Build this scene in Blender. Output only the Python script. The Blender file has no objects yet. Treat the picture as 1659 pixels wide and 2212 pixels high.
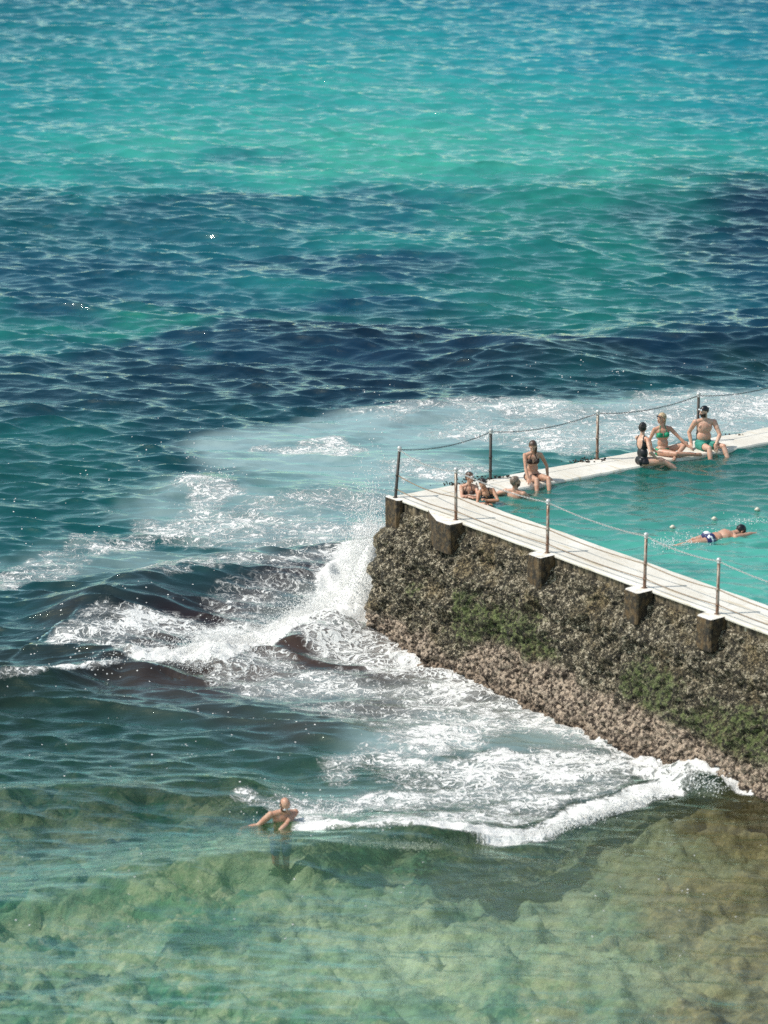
import bpy, math, random
import numpy as np
from mathutils import Vector
rng = np.random.default_rng(7); random.seed(7)
SC = bpy.context.scene; COL = SC.collection
# ------------------------------------------------------------------ camera, sky, sun, exposure
CAM_Z = 25.3; PITCH = math.atan(2351/8000)
cd = bpy.data.cameras.new('camera'); cam = bpy.data.objects.new('camera', cd); COL.objects.link(cam)
cam.location = (0, 0, CAM_Z); cam.rotation_euler = (math.pi/2-PITCH, 0, 0)
cd.sensor_fit = 'VERTICAL'; cd.sensor_height = 36; cd.lens = 36*8000/2212; cd.clip_start = 1; cd.clip_end = 9000
cd.dof.use_dof = True; cd.dof.focus_distance = 89; cd.dof.aperture_fstop = 1.0
SC.camera = cam
EL = math.radians(54); SUN_TO = Vector((-.72, -.10, 0)).normalized()*math.cos(EL)+Vector((0, 0, math.sin(EL)))
w = bpy.data.worlds.new('World'); SC.world = w; w.use_nodes = True
nt = w.node_tree; sky = nt.nodes.new('ShaderNodeTexSky'); sky.sky_type = 'NISHITA'; sky.sun_disc = False
sky.sun_elevation = EL; sky.sun_rotation = math.atan2(SUN_TO.x, SUN_TO.y); sky.ozone_density = 1.0; sky.air_density = 1.0; sky.dust_density = 1.0
tint = nt.nodes.new('ShaderNodeMix'); tint.data_type = 'RGBA'; tint.blend_type = 'MULTIPLY'; tint.inputs[0].default_value = 1; tint.inputs[7].default_value = (1.04, 1.03, .86, 1)
nt.links.new(sky.outputs[0], tint.inputs[6]); nt.links.new(tint.outputs[2], nt.nodes['Background'].inputs[0]); nt.nodes['Background'].inputs[1].default_value = .135
sd = bpy.data.lights.new('sun', 'SUN'); sd.energy = 3.1; sd.angle = math.radians(.5); sd.color = (1, .95, .88)
sun = bpy.data.objects.new('sun', sd); COL.objects.link(sun); sun.rotation_euler = SUN_TO.to_track_quat('Z', 'Y').to_euler()
SC.view_settings.view_transform = 'Standard'; SC.view_settings.look = 'None'; SC.view_settings.exposure = 0.42
SC.cycles.use_denoising = False

# ------------------------------------------------------------------ helpers
_c, _s = math.cos(PITCH), math.sin(PITCH)
def U(u, v, z=3.0):       # a measured sight line met with the level z, metres
    d = np.array([(u-829.5)/8000, _c-(v-1106)/8000*_s, -(_s+(v-1106)/8000*_c)])
    return np.array([0, 0, CAM_Z])+d*((z-CAM_Z)/d[2])
def V(*a): return np.array(a, float)
def nrm(a): a = np.asarray(a, float); return a/np.linalg.norm(a)
def tag(o, label=None, cat=None, group=None, kind=None):
    if label: o['label'] = label
    if cat: o['category'] = cat
    if group: o['group'] = group
    if kind: o['kind'] = kind
    return o
def empty(name, loc):
    o = bpy.data.objects.new(name, None); COL.objects.link(o); o.location = loc; o.empty_display_size = .2
    return o
def mesh_obj(name, verts, faces, mat=None, parent=None, smooth=False):
    verts = np.asarray(verts, np.float64)
    me = bpy.data.meshes.new(name)
    if isinstance(faces, np.ndarray):
        n = len(faces); k = faces.shape[1]
        me.vertices.add(len(verts)); me.vertices.foreach_set('co', verts.astype(np.float32).ravel())
        me.loops.add(n*k); me.loops.foreach_set('vertex_index', faces.astype(np.int32).ravel())
        me.polygons.add(n); me.polygons.foreach_set('loop_start', (np.arange(n)*k).astype(np.int32))
        me.polygons.foreach_set('loop_total', np.full(n, k, np.int32)); me.update(calc_edges=True)
    else:
        me.from_pydata([tuple(v) for v in verts], [], faces); me.update()
    if smooth: me.polygons.foreach_set('use_smooth', np.ones(len(me.polygons), bool))
    if mat: me.materials.append(mat)
    o = bpy.data.objects.new(name, me); COL.objects.link(o)
    if parent:
        o.parent = parent; base = parent
        off = V(0, 0, 0)
        while base: off += np.array(base.location); base = base.parent
        o.location = (0, 0, 0)
        me.vertices.foreach_set('co', (verts-off).astype(np.float32).ravel()); me.update()
    return o
class MB:
    def __init__(s): s.v = []; s.f = []
    def add(s, vs, fs):
        b = len(s.v); s.v += [tuple(map(float, q)) for q in vs]; s.f += [tuple(i+b for i in f) for f in fs]
    def prism(s, poly, z0, z1, r=0):    # ccw polygon extruded
        n = len(poly)
        s.add([(p[0], p[1], z0) for p in poly]+[(p[0], p[1], z1) for p in poly],
              [tuple(range(n))[::-1], tuple(range(n, 2*n))]+[(i, (i+1) % n, n+(i+1) % n, n+i) for i in range(n)])
    def tube(s, pts, r, n=8, cap=True):
        pts = [V(*p) for p in pts]; rs = r if hasattr(r, '__len__') else [r]*len(pts); rings = []
        for i, p in enumerate(pts):
            t = nrm(pts[min(i+1, len(pts)-1)]-pts[max(i-1, 0)])
            a = nrm(np.cross(t, V(0, 0, 1) if abs(t[2]) < .9 else V(1, 0, 0))); b = np.cross(t, a)
            rings += [p+rs[i]*(math.cos(q)*a+math.sin(q)*b) for q in np.arange(n)*2*math.pi/n]
        fs = [(i*n+j, i*n+(j+1) % n, (i+1)*n+(j+1) % n, (i+1)*n+j) for i in range(len(pts)-1) for j in range(n)]
        if cap: fs += [tuple(range(n))[::-1], tuple(range((len(pts)-1)*n, len(pts)*n))]
        s.add(rings, fs)
    def ell(s, c, M, nu=16, nv=10):
        vs = []; fs = []
        for i in range(nv+1):
            th = math.pi*i/nv
            for j in range(nu):
                ph = 2*math.pi*j/nu
                vs.append(c+M@V(math.sin(th)*math.cos(ph), math.sin(th)*math.sin(ph), math.cos(th)))
        for i in range(nv):
            for j in range(nu): fs.append((i*nu+j, (i+1)*nu+j, (i+1)*nu+(j+1) % nu, i*nu+(j+1) % nu))
        s.add(vs, fs)
    def build(s, name, mat, parent=None, smooth=False): return mesh_obj(name, s.v, s.f, mat, parent, smooth)
def hash2(ix, iy, seed):
    h = (ix*374761393+iy*668265263+seed*982451653) & 0x7fffffff
    h = ((h ^ (h >> 13))*1274126177) & 0x7fffffff
    return ((h ^ (h >> 16)) & 0xffffff)/float(0xffffff)
def vnoise(x, y, seed=0):
    ix = np.floor(x).astype(np.int64); iy = np.floor(y).astype(np.int64); fx = x-ix; fy = y-iy
    fx = fx*fx*fx*(fx*(fx*6-15)+10); fy = fy*fy*fy*(fy*(fy*6-15)+10)
    a = hash2(ix, iy, seed); b = hash2(ix+1, iy, seed); c = hash2(ix, iy+1, seed); d = hash2(ix+1, iy+1, seed)
    return (a*(1-fx)+b*fx)*(1-fy)+(c*(1-fx)+d*fx)*fy
def fbm(x, y, o=4, seed=0):
    r = 0; a = .5; t = 0
    for i in range(o): r = r+a*vnoise(x*2**i+i*17.3, y*2**i-i*9.1, seed+i); t += a; a *= .5
    return r/t
def sstep(a, b, x): t = np.clip((x-a)/(b-a), 0, 1); return t*t*(3-2*t)
# ------------------------------------------------------------------ node material helpers
class NM:
    def __init__(s, name):
        s.m = bpy.data.materials.new(name); s.m.use_nodes = True; s.t = s.m.node_tree; s.t.nodes.clear()
        s.out = s.t.nodes.new('ShaderNodeOutputMaterial')
    def n(s, typ, ins=None, **kw):
        nd = s.t.nodes.new(typ)
        for k, v in kw.items(): setattr(nd, k, v)
        for k, v in (ins or {}).items():
            if isinstance(v, bpy.types.NodeSocket): s.t.links.new(v, nd.inputs[k])
            else: nd.inputs[k].default_value = v
        return nd
    def math(s, op, a, b=0.0, c=0.0, clamp=False):
        nd = s.n('ShaderNodeMath', {0: a, 1: b, 2: c}, operation=op); nd.use_clamp = clamp; return nd.outputs[0]
    def ss(s, x, lo, hi, a=0.0, b=1.0):
        nd = s.n('ShaderNodeMapRange', {0: x, 1: lo, 2: hi, 3: a, 4: b}); nd.interpolation_type = 'SMOOTHSTEP'; return nd.outputs[0]
    def mix(s, f, a, b, mode='MIX'):
        nd = s.t.nodes.new('ShaderNodeMix'); nd.data_type = 'RGBA'; nd.blend_type = mode
        for i, v in ((0, f), (6, a), (7, b)):
            if isinstance(v, bpy.types.NodeSocket): s.t.links.new(v, nd.inputs[i])
            else: nd.inputs[i].default_value = v if i == 0 or len(v) == 4 else (*v, 1)
        return nd.outputs[2]
    def attr(s, name, o='Fac'): return s.n('ShaderNodeAttribute', attribute_name=name).outputs[o]
    def noise(s, scale, detail=4, vec=None, rough=.55, o=0, dist=0.0):
        d = {'Scale': scale, 'Detail': detail, 'Roughness': rough, 'Distortion': dist}
        if vec: d['Vector'] = vec
        return s.n('ShaderNodeTexNoise', d).outputs[o]
    def pos(s): return s.n('ShaderNodeNewGeometry').outputs['Position']
    def end(s, sh): s.t.links.new(sh, s.out.inputs[0]); return s.m
    def bump(s, h, strength=1.0, dist=.02, nrm_in=None):
        d = {'Height': h, 'Strength': strength, 'Distance': dist}
        if nrm_in: d['Normal'] = nrm_in
        return s.n('ShaderNodeBump', d).outputs[0]
    def bsdf(s, col, rough=.6, bump=None, **kw):
        d = {'Base Color': col if isinstance(col, bpy.types.NodeSocket) or len(col) == 4 else (*col, 1), 'Roughness': rough}
        for k, v in kw.items(): d[k.replace('_', ' ')] = v
        if bump: d['Normal'] = bump
        return s.n('ShaderNodeBsdfPrincipled', d).outputs[0]

def mat_concrete():
    m = NM('pale_concrete'); P = m.pos()
    a = m.noise(.9, 6, P, .65); b = m.noise(9, 5, P, .7); c = m.noise(60, 3, P)
    col = m.mix(m.ss(a, .35, .65), (.74, .71, .64), (.62, .58, .50))
    col = m.mix(m.ss(b, .56, .75, 0, .55), col, (.50, .40, .27))
    col = m.mix(m.ss(c, .55, .8, 0, .25), col, (.45, .42, .36))
    rot = m.n('ShaderNodeVectorRotate', {'Vector': P, 'Angle': .915}); stk = m.n('ShaderNodeMapping', {0: rot.outputs[0], 3: (.8, 9, 1)}).outputs[0]
    ln = m.noise(1, 3, stk, .6); col = m.mix(m.ss(ln, .57, .66, 0, .6), col, (.50, .40, .24)); d = m.noise(3.2, 5, P, .75)
    col = m.mix(m.ss(d, .58, .70, 0, .5), col, (.40, .37, .31))
    return m.end(m.bsdf(col, .75, m.bump(m.math('ADD', b, m.math('MULTIPLY', c, .4)), .6, .015)))
def mat_crust():
    m = NM('shell_crusted_rock'); P = m.pos(); z = m.n('ShaderNodeSeparateXYZ', {0: P}).outputs[2]
    low = m.attr('band'); grn = m.attr('green'); blk = m.attr('block')
    big = m.noise(1.1, 4, P, .6); n2 = m.noise(7, 4, P, .65); n3 = m.noise(30, 4, P, .7)
    vo = m.n('ShaderNodeTexVoronoi', {'Vector': P, 'Scale': 17.0}); vc = m.n('ShaderNodeSeparateColor', {0: vo.outputs['Color']}).outputs[0]
    vo2 = m.n('ShaderNodeTexVoronoi', {'Vector': P, 'Scale': 36.0}); vc2 = m.n('ShaderNodeSeparateColor', {0: vo2.outputs['Color']}).outputs[0]
    sp = m.noise(19, 5, P, .78, dist=.6); sp2 = m.noise(42, 4, P, .75)
    spk = m.math('ADD', m.math('MULTIPLY', sp, .62), m.math('MULTIPLY', sp2, .38))
    lift = m.ss(n2, .42, .62, -.035, .035); spk = m.math('ADD', spk, lift)
    dark = m.mix(m.ss(spk, .44, .55), (.008, .007, .004), (.19, .155, .085)); dark = m.mix(m.ss(spk, .52, .58), dark, (.80, .70, .53))
    ochre = m.mix(m.ss(spk, .44, .58), (.018, .013, .005), (.38, .28, .13)); dark = m.mix(m.ss(big, .50, .66, 0, .75), dark, ochre)
    green = m.mix(m.ss(spk, .42, .58), (.010, .016, .005), (.21, .26, .085))
    pink = m.mix(m.ss(m.math('ADD', m.math('MULTIPLY', vc, .25), spk), .52, .72), (.05, .033, .022), (.72, .57, .43))
    gm = m.ss(m.math('ADD', grn, m.math('MULTIPLY', m.math('SUBTRACT', n2, .5), 3.4)), .35, 1.35)
    col = m.mix(gm, dark, green)
    col = m.mix(m.ss(m.math('ADD', low, m.math('MULTIPLY', m.math('SUBTRACT', n2, .5), .8)), .3, .7), col, pink)
    wet = m.ss(m.math('ADD', z, m.math('MULTIPLY', n2, .3)), .42, .12, 0, .65); col = m.mix(wet, col, m.mix(1.0, col, (.35, .30, .26, 1), 'MULTIPLY'))
    bpk = m.ss(m.noise(2.3, 4, P, .7), .64, .72, 0, .8); col = m.mix(bpk, col, (.008, .007, .005))
    h = m.math('ADD', m.math('MULTIPLY', vo.outputs['Distance'], -1.0), m.math('MULTIPLY', vo2.outputs['Distance'], -.45))
    h = m.math('ADD', m.math('MULTIPLY', h, .6), m.math('MULTIPLY', spk, 1.6))
    return m.end(m.bsdf(col, .7, m.bump(h, 1.0, .085)))
def mat_edge():
    m = NM('stained_concrete_edge'); P = m.pos()
    st = m.n('ShaderNodeMapping', {0: P, 3: (11, 11, 1.2)}).outputs[0]
    a = m.noise(1, 4, st, .6); b = m.noise(14, 5, P, .7)
    col = m.mix(m.ss(a, .4, .62), (.04, .032, .022), (.20, .155, .095)); col = m.mix(m.ss(a, .62, .72), col, (.5, .44, .34))
    col = m.mix(m.ss(b, .5, .7, 0, .6), col, (.05, .045, .03))
    return m.end(m.bsdf(col, .85, m.bump(m.math('ADD', a, b), .8, .03)))
def mat_plain(name, col, rough=.5, var=.25, sc=20, **kw):
    m = NM(name); n = m.noise(sc, 4, m.pos(), .6)
    return m.end(m.bsdf(m.mix(m.ss(n, .35, .7), col, tuple(c*(1-var) for c in col)), rough, m.bump(n, .3, .005), **kw))
def mat_post():
    m = NM('rusty_steel'); P = m.pos(); st = m.n('ShaderNodeMapping', {0: P, 3: (30, 30, 5)}).outputs[0]; a = m.noise(1, 5, st, .7)
    z = m.n('ShaderNodeSeparateXYZ', {0: P}).outputs[2]
    col = m.mix(m.ss(a, .42, .6), (.32, .29, .24), (.13, .055, .025)); col = m.mix(m.ss(z, 3.5, 3.05, 0, .7), col, (.16, .07, .035))
    return m.end(m.bsdf(col, .42, m.bump(a, .4, .004), Metallic=.35))
def mat_skin(name, col):
    m = NM(name); P = m.pos(); a = m.noise(9, 4, P, .6); b = m.noise(70, 2, P)
    c2 = (col[0]*.93, col[1]*.74, col[2]*.66)
    cc = m.mix(m.ss(a, .4, .68), col, c2); cc = m.mix(m.ss(b, .6, .8, 0, .25), cc, tuple(x*.75 for x in c2))
    return m.end(m.bsdf(cc, .42, m.bump(b, .15, .002), Subsurface_Weight=.08, Subsurface_Scale=.02))
def mat_hair(name, col):
    m = NM(name); st = m.n('ShaderNodeMapping', {0: m.pos(), 3: (60, 60, 14)}).outputs[0]; a = m.noise(1, 4, st, .7)
    return m.end(m.bsdf(m.mix(m.ss(a, .35, .65), col, tuple(x*2.2+.01 for x in col)), .35, m.bump(a, .8, .006)))
CONC = mat_concrete(); CRUST = mat_crust(); EDGE = mat_edge(); POST = mat_post()
DARKPOST = mat_plain('dark_weathered_steel', (.045, .036, .028), .5, .5, 30)
BALL = mat_plain('dull_galvanised_metal', (.62, .62, .60), .35, .3, 40, Metallic=.3)
RAILM = mat_plain('brown_rusted_rail', (.33, .24, .16), .45, .45, 25, Metallic=.2)
CHAINW = mat_plain('bright_galvanised_chain', (.50, .50, .48), .35, .3, 60, Metallic=.2)
CHAIND = mat_plain('dark_rusted_chain', (.05, .045, .045), .5, .3, 60)

# ------------------------------------------------------------------ plan of the pool wall (z = 3 is the walkway)
CORNER = V(.16, 77.1); DN = nrm(V(7.18, -9.35)); DB = nrm(V(8.68, 5.71))
NN = V(-DN[1], DN[0]); NN = NN if NN[1] > 0 else -NN      # from near edge inwards to the pool
NB = V(DB[1], -DB[0])                                     # from back edge inwards to the pool
WN0, WN1, WB = 1.22, 1.17, 1.02
LN, LB = 22., 26.
def near(s, off=0): return CORNER+DN*s+NN*off
def back(s, off=0): return CORNER+DB*s+NB*off
# inner corner
A = np.array([DN, -DB]).T; sol = np.linalg.solve(A, (CORNER+NB*WB)-(CORNER+NN*WN0)); INNER = near(sol[0], WN0)

# ------------------------------------------------------------------ SEA
def axis(lo, hi, d0, d1, far_lo, far_hi, steps=26):
    a = [lo]
    while a[-1] < hi: a.append(a[-1]+d0+(d1-d0)*(a[-1]-lo)/(hi-lo))
    a = np.array(a); l = lo-np.geomspace(.3, lo-far_lo, steps)[::-1]; r = a[-1]+np.geomspace(.4, far_hi-a[-1], steps)
    return np.concatenate([l, a, r])
def split_axis():
    xs = np.arange(-18.6, 18.6, .064); l = -18.6-np.geomspace(.12, 3500, 90)[::-1]; r = xs[-1]+np.geomspace(.12, 3500, 90)
    return np.concatenate([l, xs, r])
xs = split_axis(); ys = axis(52.5, 190, .05, .115, -60, 7500, 60)
X, Y = np.meshgrid(xs, ys)
step = np.maximum(np.gradient(xs)[None, :], np.gradient(ys)[:, None])
def poly_dist(pts):       # signed across-distance (positive = towards camera side), distance, along
    pts = [U(u, v, 0)[:2] for u, v in pts]; D = np.full(X.shape, 1e9); S = np.zeros(X.shape)
    for a, b in zip(pts[:-1], pts[1:]):
        d = b-a; L = d@d; t = np.clip(((X-a[0])*d[0]+(Y-a[1])*d[1])/L, 0, 1)
        ex = X-(a[0]+t*d[0]); ey = Y-(a[1]+t*d[1]); r = np.hypot(ex, ey); m = r < D
        D = np.where(m, r, D); S = np.where(m, np.sign(d[1]*ex-d[0]*ey), S)
    return D, S
WX = X+(fbm(X*.8, Y*.8, 3, 5)-.5)*1.6; WY = Y+(fbm(X*.8+40, Y*.8, 3, 6)-.5)*1.6
def stroke(pts, r, val, soft=.6, warp=1.0):
    if len(pts) == 1: pts = [pts[0], (pts[0][0]+1, pts[0][1])]
    pw = [U(u, v, 0)[:2] for u, v in pts]; D = np.full(X.shape, 1e9)
    xx = X+(WX-X)*warp; yy = Y+(WY-Y)*warp
    for a, b in zip(pw[:-1], pw[1:]):
        d = b-a; L = d@d+1e-9; t = np.clip(((xx-a[0])*d[0]+(yy-a[1])*d[1])/L, 0, 1)
        D = np.minimum(D, np.hypot(xx-(a[0]+t*d[0]), yy-(a[1]+t*d[1])))
    return val*(1-sstep(r*(1-soft), r*(1+soft*.6), D))
def acc(lst):
    o = np.zeros(X.shape)
    for a in lst: o = np.maximum(o, stroke(*a))
    return o
# water body colour: control points (seen sRGB of the water itself), spread on the water plane
CP = [(0, (0, 105, 120), (5, 118, 130), (12, 128, 142), (10, 122, 140), (5, 110, 130)),
      (110, (20, 122, 130), (50, 140, 145), (62, 148, 150), (52, 142, 152), (25, 125, 140)),
      (220, (40, 138, 142), (65, 150, 148), (78, 158, 152), (68, 152, 150), (48, 138, 145)),
      (340, (55, 145, 140), (85, 160, 148), (98, 168, 150), (88, 162, 148), (65, 148, 142)),
      (375, (40, 130, 130), (60, 142, 138), (78, 152, 142), (85, 156, 144), (60, 142, 135)),
      (450, (5, 88, 98), (10, 85, 100), (22, 100, 112), (50, 130, 120), (10, 75, 85)),
      (490, (5, 88, 98), (15, 92, 105), (50, 132, 128), (45, 128, 118), (0, 50, 72)),
      (560, (0, 75, 95), (20, 100, 112), (35, 118, 118), (30, 112, 108), (5, 75, 95)),
      (625, (5, 75, 95), (8, 75, 95), (5, 70, 95), (35, 115, 108), (10, 82, 98)),
      (690, (30, 115, 110), (38, 125, 112), (12, 82, 88), (15, 88, 90), (0, 60, 82)),
      (740, (15, 92, 95), (8, 58, 80), (2, 42, 68), (0, 42, 68), (0, 42, 62)),
      (800, (0, 55, 78), (0, 45, 70), (0, 36, 62), (0, 40, 55), (0, 48, 58)),
      (870, (0, 50, 72), (0, 48, 70), (0, 42, 66), (0, 55, 68), (15, 62, 80)),
      (950, (5, 82, 88), (0, 60, 75), (30, 100, 105), (60, 110, 115), (45, 85, 100)),
      (1050, (0, 82, 88), (5, 82, 88), (40, 110, 112), (60, 110, 110), (60, 110, 110)),
      (1150, (5, 90, 92), (18, 98, 98), (50, 100, 108), (60, 90, 100), (60, 90, 100)),
      (1260, (12, 82, 84), (48, 74, 78), (62, 50, 54), (60, 70, 80), (60, 70, 80)),
      (1330, (26, 72, 76), (54, 40, 42), (66, 48, 48), (60, 60, 60), (60, 60, 60)),
      (1420, (42, 56, 54), (66, 54, 48), (90, 74, 64), (56, 54, 50), (60, 60, 60)),
      (1510, (38, 60, 48), (76, 70, 68), (92, 80, 76), (60, 68, 66), (60, 60, 60)),
      (1600, (30, 72, 62), (62, 86, 82), (76, 100, 92), (70, 98, 98), (60, 75, 70)),
      (1700, (24, 78, 62), (32, 84, 66), (50, 92, 74), (50, 72, 60), (70, 85, 70)),
      (1780, (6, 62, 42), (10, 62, 44), (62, 96, 74), (80, 104, 80), (92, 88, 60)),
      (1900, (44, 100, 88), (84, 130, 100), (96, 128, 100), (118, 126, 96), (118, 100, 66)),
      (2212, (50, 112, 100), (98, 140, 112), (130, 156, 130), (98, 126, 108), (84, 86, 66))]
vs_ = np.array([c[0] for c in CP], float)
rows_y = np.array([U(830, v, 0)[1] for v in vs_])          # decreasing
cols = np.array([[c[1:][k] for k in range(5)] for c in CP], float)
cols[:5, :, 1] = cols[:5, :, 1]*1.02+3; cols[5:15, :, 1] = cols[5:15, :, 1]*1.0+5; cols[5:11, :, 0] += 8; cols[10:14, :, 1] += 8; cols[10:14, :, 2] += 8; cols[:5, :, 2] = cols[:5, :, 2]*1.03+3; cols[:10, :, 0] *= .8; cols[5:11, :, 2] = cols[5:11, :, 2]*1.04+2; cols = (cols/255)**2.2
wy = Y+(fbm(X*.22, Y*.22, 4, 11)-.5)*14*sstep(75, 110, Y)+(fbm(X*.5, Y*.5, 4, 12)-.5)*4.0
halfw = np.maximum(wy, 50)*.1045; wx = (X+(fbm(X*.3+9, Y*.2, 4, 13)-.5)*5)/halfw
def interp_col():
    yi = np.interp(wy, rows_y[::-1], np.arange(len(rows_y))[::-1]); i0 = np.clip(np.floor(yi).astype(int), 0, len(rows_y)-2); ft = np.clip(yi-i0, 0, 1)
    xi = np.clip((wx+1)*2, 0, 4); j0 = np.clip(np.floor(xi).astype(int), 0, 3); fx = xi-j0; fx = fx*fx*(3-2*fx)
    out = []
    for c in range(3):
        g = cols[:, :, c]; out.append((g[i0, j0]*(1-fx)+g[i0, j0+1]*fx)*(1-ft)+(g[i0+1, j0]*(1-fx)+g[i0+1, j0+1]*fx)*ft)
    return np.stack(out, -1)
BODY = interp_col()**1.15*1.08
milk = acc([([(590, 975), (760, 945), (960, 925), (1250, 925), (1500, 905), (1760, 880)], 2.3, .9, .35, .8),
            ([(430, 1090), (600, 1130), (780, 1110)], 2.2, .62, .5, 1.2), ([(700, 1010), (860, 1020)], 2.6, .85, .5, .7),
            ([(120, 1210), (330, 1225), (520, 1215)], 1.3, .45, .8, 1.4), ([(900, 1610), (1010, 1570), (1160, 1590)], 1.5, .8, .6, .8), ([(750, 1720), (1000, 1740), (1250, 1700)], 1.0, .4, .7, .8), ([(650, 1480), (900, 1500)], 1.0, .3, .8, .8),
            ([(1000, 1660), (1250, 1640)], .9, .45, .8, .8), ([(870, 1790), (1000, 1775)], .4, .6, .8, .6), ([(520, 1370), (700, 1300)], .9, .3, .6, .8)])
foam = acc([([(330, 1425), (430, 1425), (520, 1405), (640, 1360), (740, 1325), (800, 1290)], .72, 1.2, .4, .5),
            ([(740, 1330), (800, 1230)], .9, 1.25, .35, .4), ([(560, 1380), (800, 1345)], .45, 1.1, .5, .5),
            ([(120, 1395), (230, 1378), (360, 1368), (500, 1372)], .7, .66, .8, 1), ([(240, 1400), (350, 1415)], .35, .7, .8, 1),
            ([(-40, 1492), (60, 1484), (150, 1472), (250, 1447)], .17, .72, .9, .5),
            ([(740, 1385), (860, 1420), (1000, 1480), (1120, 1520)], 1.0, .66, .6, .8), ([(540, 1455), (760, 1475), (900, 1510)], 1.3, .58, .9, 1), ([(700, 1530), (900, 1545), (1000, 1560)], 1.0, .52, .9, 1), ([(960, 1500), (1200, 1570)], .6, .72, .7, .8),
            ([(870, 1410), (960, 1455)], .3, .9, .7, .6),
            ([(940, 1600), (1120, 1545), (1230, 1570)], 1.1, .72, .7, .8), ([(800, 1640), (900, 1700), (1000, 1700)], .9, .55, .8, 1), ([(1230, 1560), (1360, 1610), (1480, 1640)], .55, .92, .7, .6),
            ([(900, 1650), (960, 1665), (1080, 1640)], .5, .72, .7, .8),
            ([(1000, 1690), (1200, 1660), (1400, 1640)], 1.0, .74, .8, .9), ([(760, 1745), (950, 1735), (1150, 1715)], .7, .68, .8, .9),
            ([(670, 1795), (780, 1815), (900, 1822), (1040, 1812), (1160, 1800), (1240, 1765), (1340, 1735), (1440, 1710)], .38, .96, .5, .5),
            ([(860, 1790), (1100, 1760), (1300, 1700)], .5, .74, .8, .7),
            ([(1430, 1640), (1500, 1665), (1570, 1680)], .62, 1.2, .35, .35), ([(1560, 1685), (1612, 1712)], .33, 1.2, .4, .35), ([(1330, 1640), (1450, 1690)], .6, .85, .6, .6),
            ([(640, 1740), (760, 1735), (960, 1720)], .7, .62, .8, .8), ([(520, 1735), (560, 1745), (690, 1770)], .32, .55, .8, .6),
            ([(620, 1775), (720, 1790)], .3, .6, .8, .5),
            ([(830, 893), (960, 885), (1100, 888), (1300, 905), (1500, 900), (1700, 885)], .9, .52, .7, 1.2),
            ([(1050, 935), (1250, 950), (1500, 915), (1750, 870)], 1.6, .56, .8, 1.2), ([(1400, 875), (1560, 865), (1750, 855)], .9, .5, .8, 1),
            ([(610, 965), (700, 960), (740, 975)], .5, .66, .8, 1.2), ([(880, 1010), (1010, 1020)], .9, .6, .8, 1),
            ([(420, 1050), (480, 1055), (420, 1100), (330, 1150), (230, 1185)], .55, .62, .8, 1), ([(400, 1140), (560, 1125), (640, 1150)], 1.4, .56, .8, 1.3),
            ([(600, 1090), (800, 1080)], 1.2, .42, .8, 1), ([(830, 1180), (800, 1150)], .9, .55, .8, 1), ([(560, 1180), (760, 1190)], .8, .5, .8, 1),
            ([(0, 1250), (130, 1195), (190, 1170)], .8, .42, .9, 1.5), ([(330, 1275), (520, 1255), (780, 1228)], .8, .52, .9, 1), ([(500, 1330), (640, 1270)], 1.1, .42, .9, 1)])
fleck = acc([([(60, 1060), (300, 1030), (560, 930)], 3, .5, .9, 1.5), ([(60, 1150), (250, 1100)], 3, .5, .9, 1.5), ([(850, 850), (1200, 830), (1600, 810)], 1.7, .5, .9, 1.3),
             ([(150, 1450), (500, 1480), (800, 1560)], 2.5, .62, .9, 1.3), ([(200, 1600), (500, 1640), (760, 1650)], 1.6, .62, .9, 1.3), ([(560, 1745), (700, 1770)], .9, 1.0, .8, .8),
             ([(100, 1700), (400, 1690)], 1.2, .45, .9, 1.3), ([(400, 1250), (760, 1230)], 1.5, .6, .9, 1), ([(100, 1350), (350, 1330)], 1.5, .45, .9, 1), ([(700, 1840), (1200, 1820)], .5, .6, .9, .8), ([(0, 1950), (1600, 1900), (1500, 2100)], 3, .12, .9, 1)])
# heights
Wv = np.zeros(X.shape); DX = np.zeros(X.shape); DY = np.zeros(X.shape)
calm = 1-.55*milk; amp_zone = (.42+.58*sstep(62, 74, Y))*calm*(1-.35*np.clip(foam, 0, 1))
lam = np.exp(rng.uniform(math.log(.30), math.log(7.5), 210))
for i, L in enumerate(lam):
    th = math.radians(-100)+rng.normal(0, .36 if L < 2 else .28); k = 2*math.pi/L
    ka = .034*(1.3 if L < 1.15 else .8 if L < 1.9 else .36); a = ka/k*rng.uniform(.6, 1.3); ph = rng.uniform(0, 6.28)
    fade = np.clip((L/step-2.3)/1.5, 0, 1)
    arg = k*(math.cos(th)*X+math.sin(th)*Y)+ph; co = np.cos(arg)*a*fade; si = np.sin(arg)*a*fade
    Wv += co; DX -= math.cos(th)*si; DY -= math.sin(th)*si
Wv *= amp_zone; DX *= amp_zone*.9; DY *= amp_zone*.9
def ridge(pts, h, wf, wb, end=1.2):
    D, S = poly_dist(pts); f = np.where(S > 0, np.exp(-(D/wf)**2*1.2), np.exp(-(D/wb)**2*1.2))
    return h*f
H = Wv.copy()
H += ridge([(-140, 1505), (0, 1482), (110, 1475), (200, 1452), (260, 1440), (320, 1450)], .30, .5, .9)
H += ridge([(190, 1345), (350, 1275), (500, 1245), (650, 1228), (790, 1215)], .55, 1.9, 1.2)
H += ridge([(-150, 1745), (0, 1738), (200, 1728), (400, 1712), (500, 1712)], .30, 1.1, .9)
H += ridge([(-200, 2020), (0, 1985), (250, 1935), (450, 1895), (700, 1860), (900, 1840)], .36, .8, 1.6)
H += ridge([(1150, 775), (1400, 748), (1700, 735), (2100, 735)], .42, 2.6, 2.2)
H += ridge([(540, 745), (850, 735), (1050, 752)], .15, 2.0, 2.0)
H += ridge([(830, 560), (1000, 552), (1190, 550)], .2, 2.2, 2.5)
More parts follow.
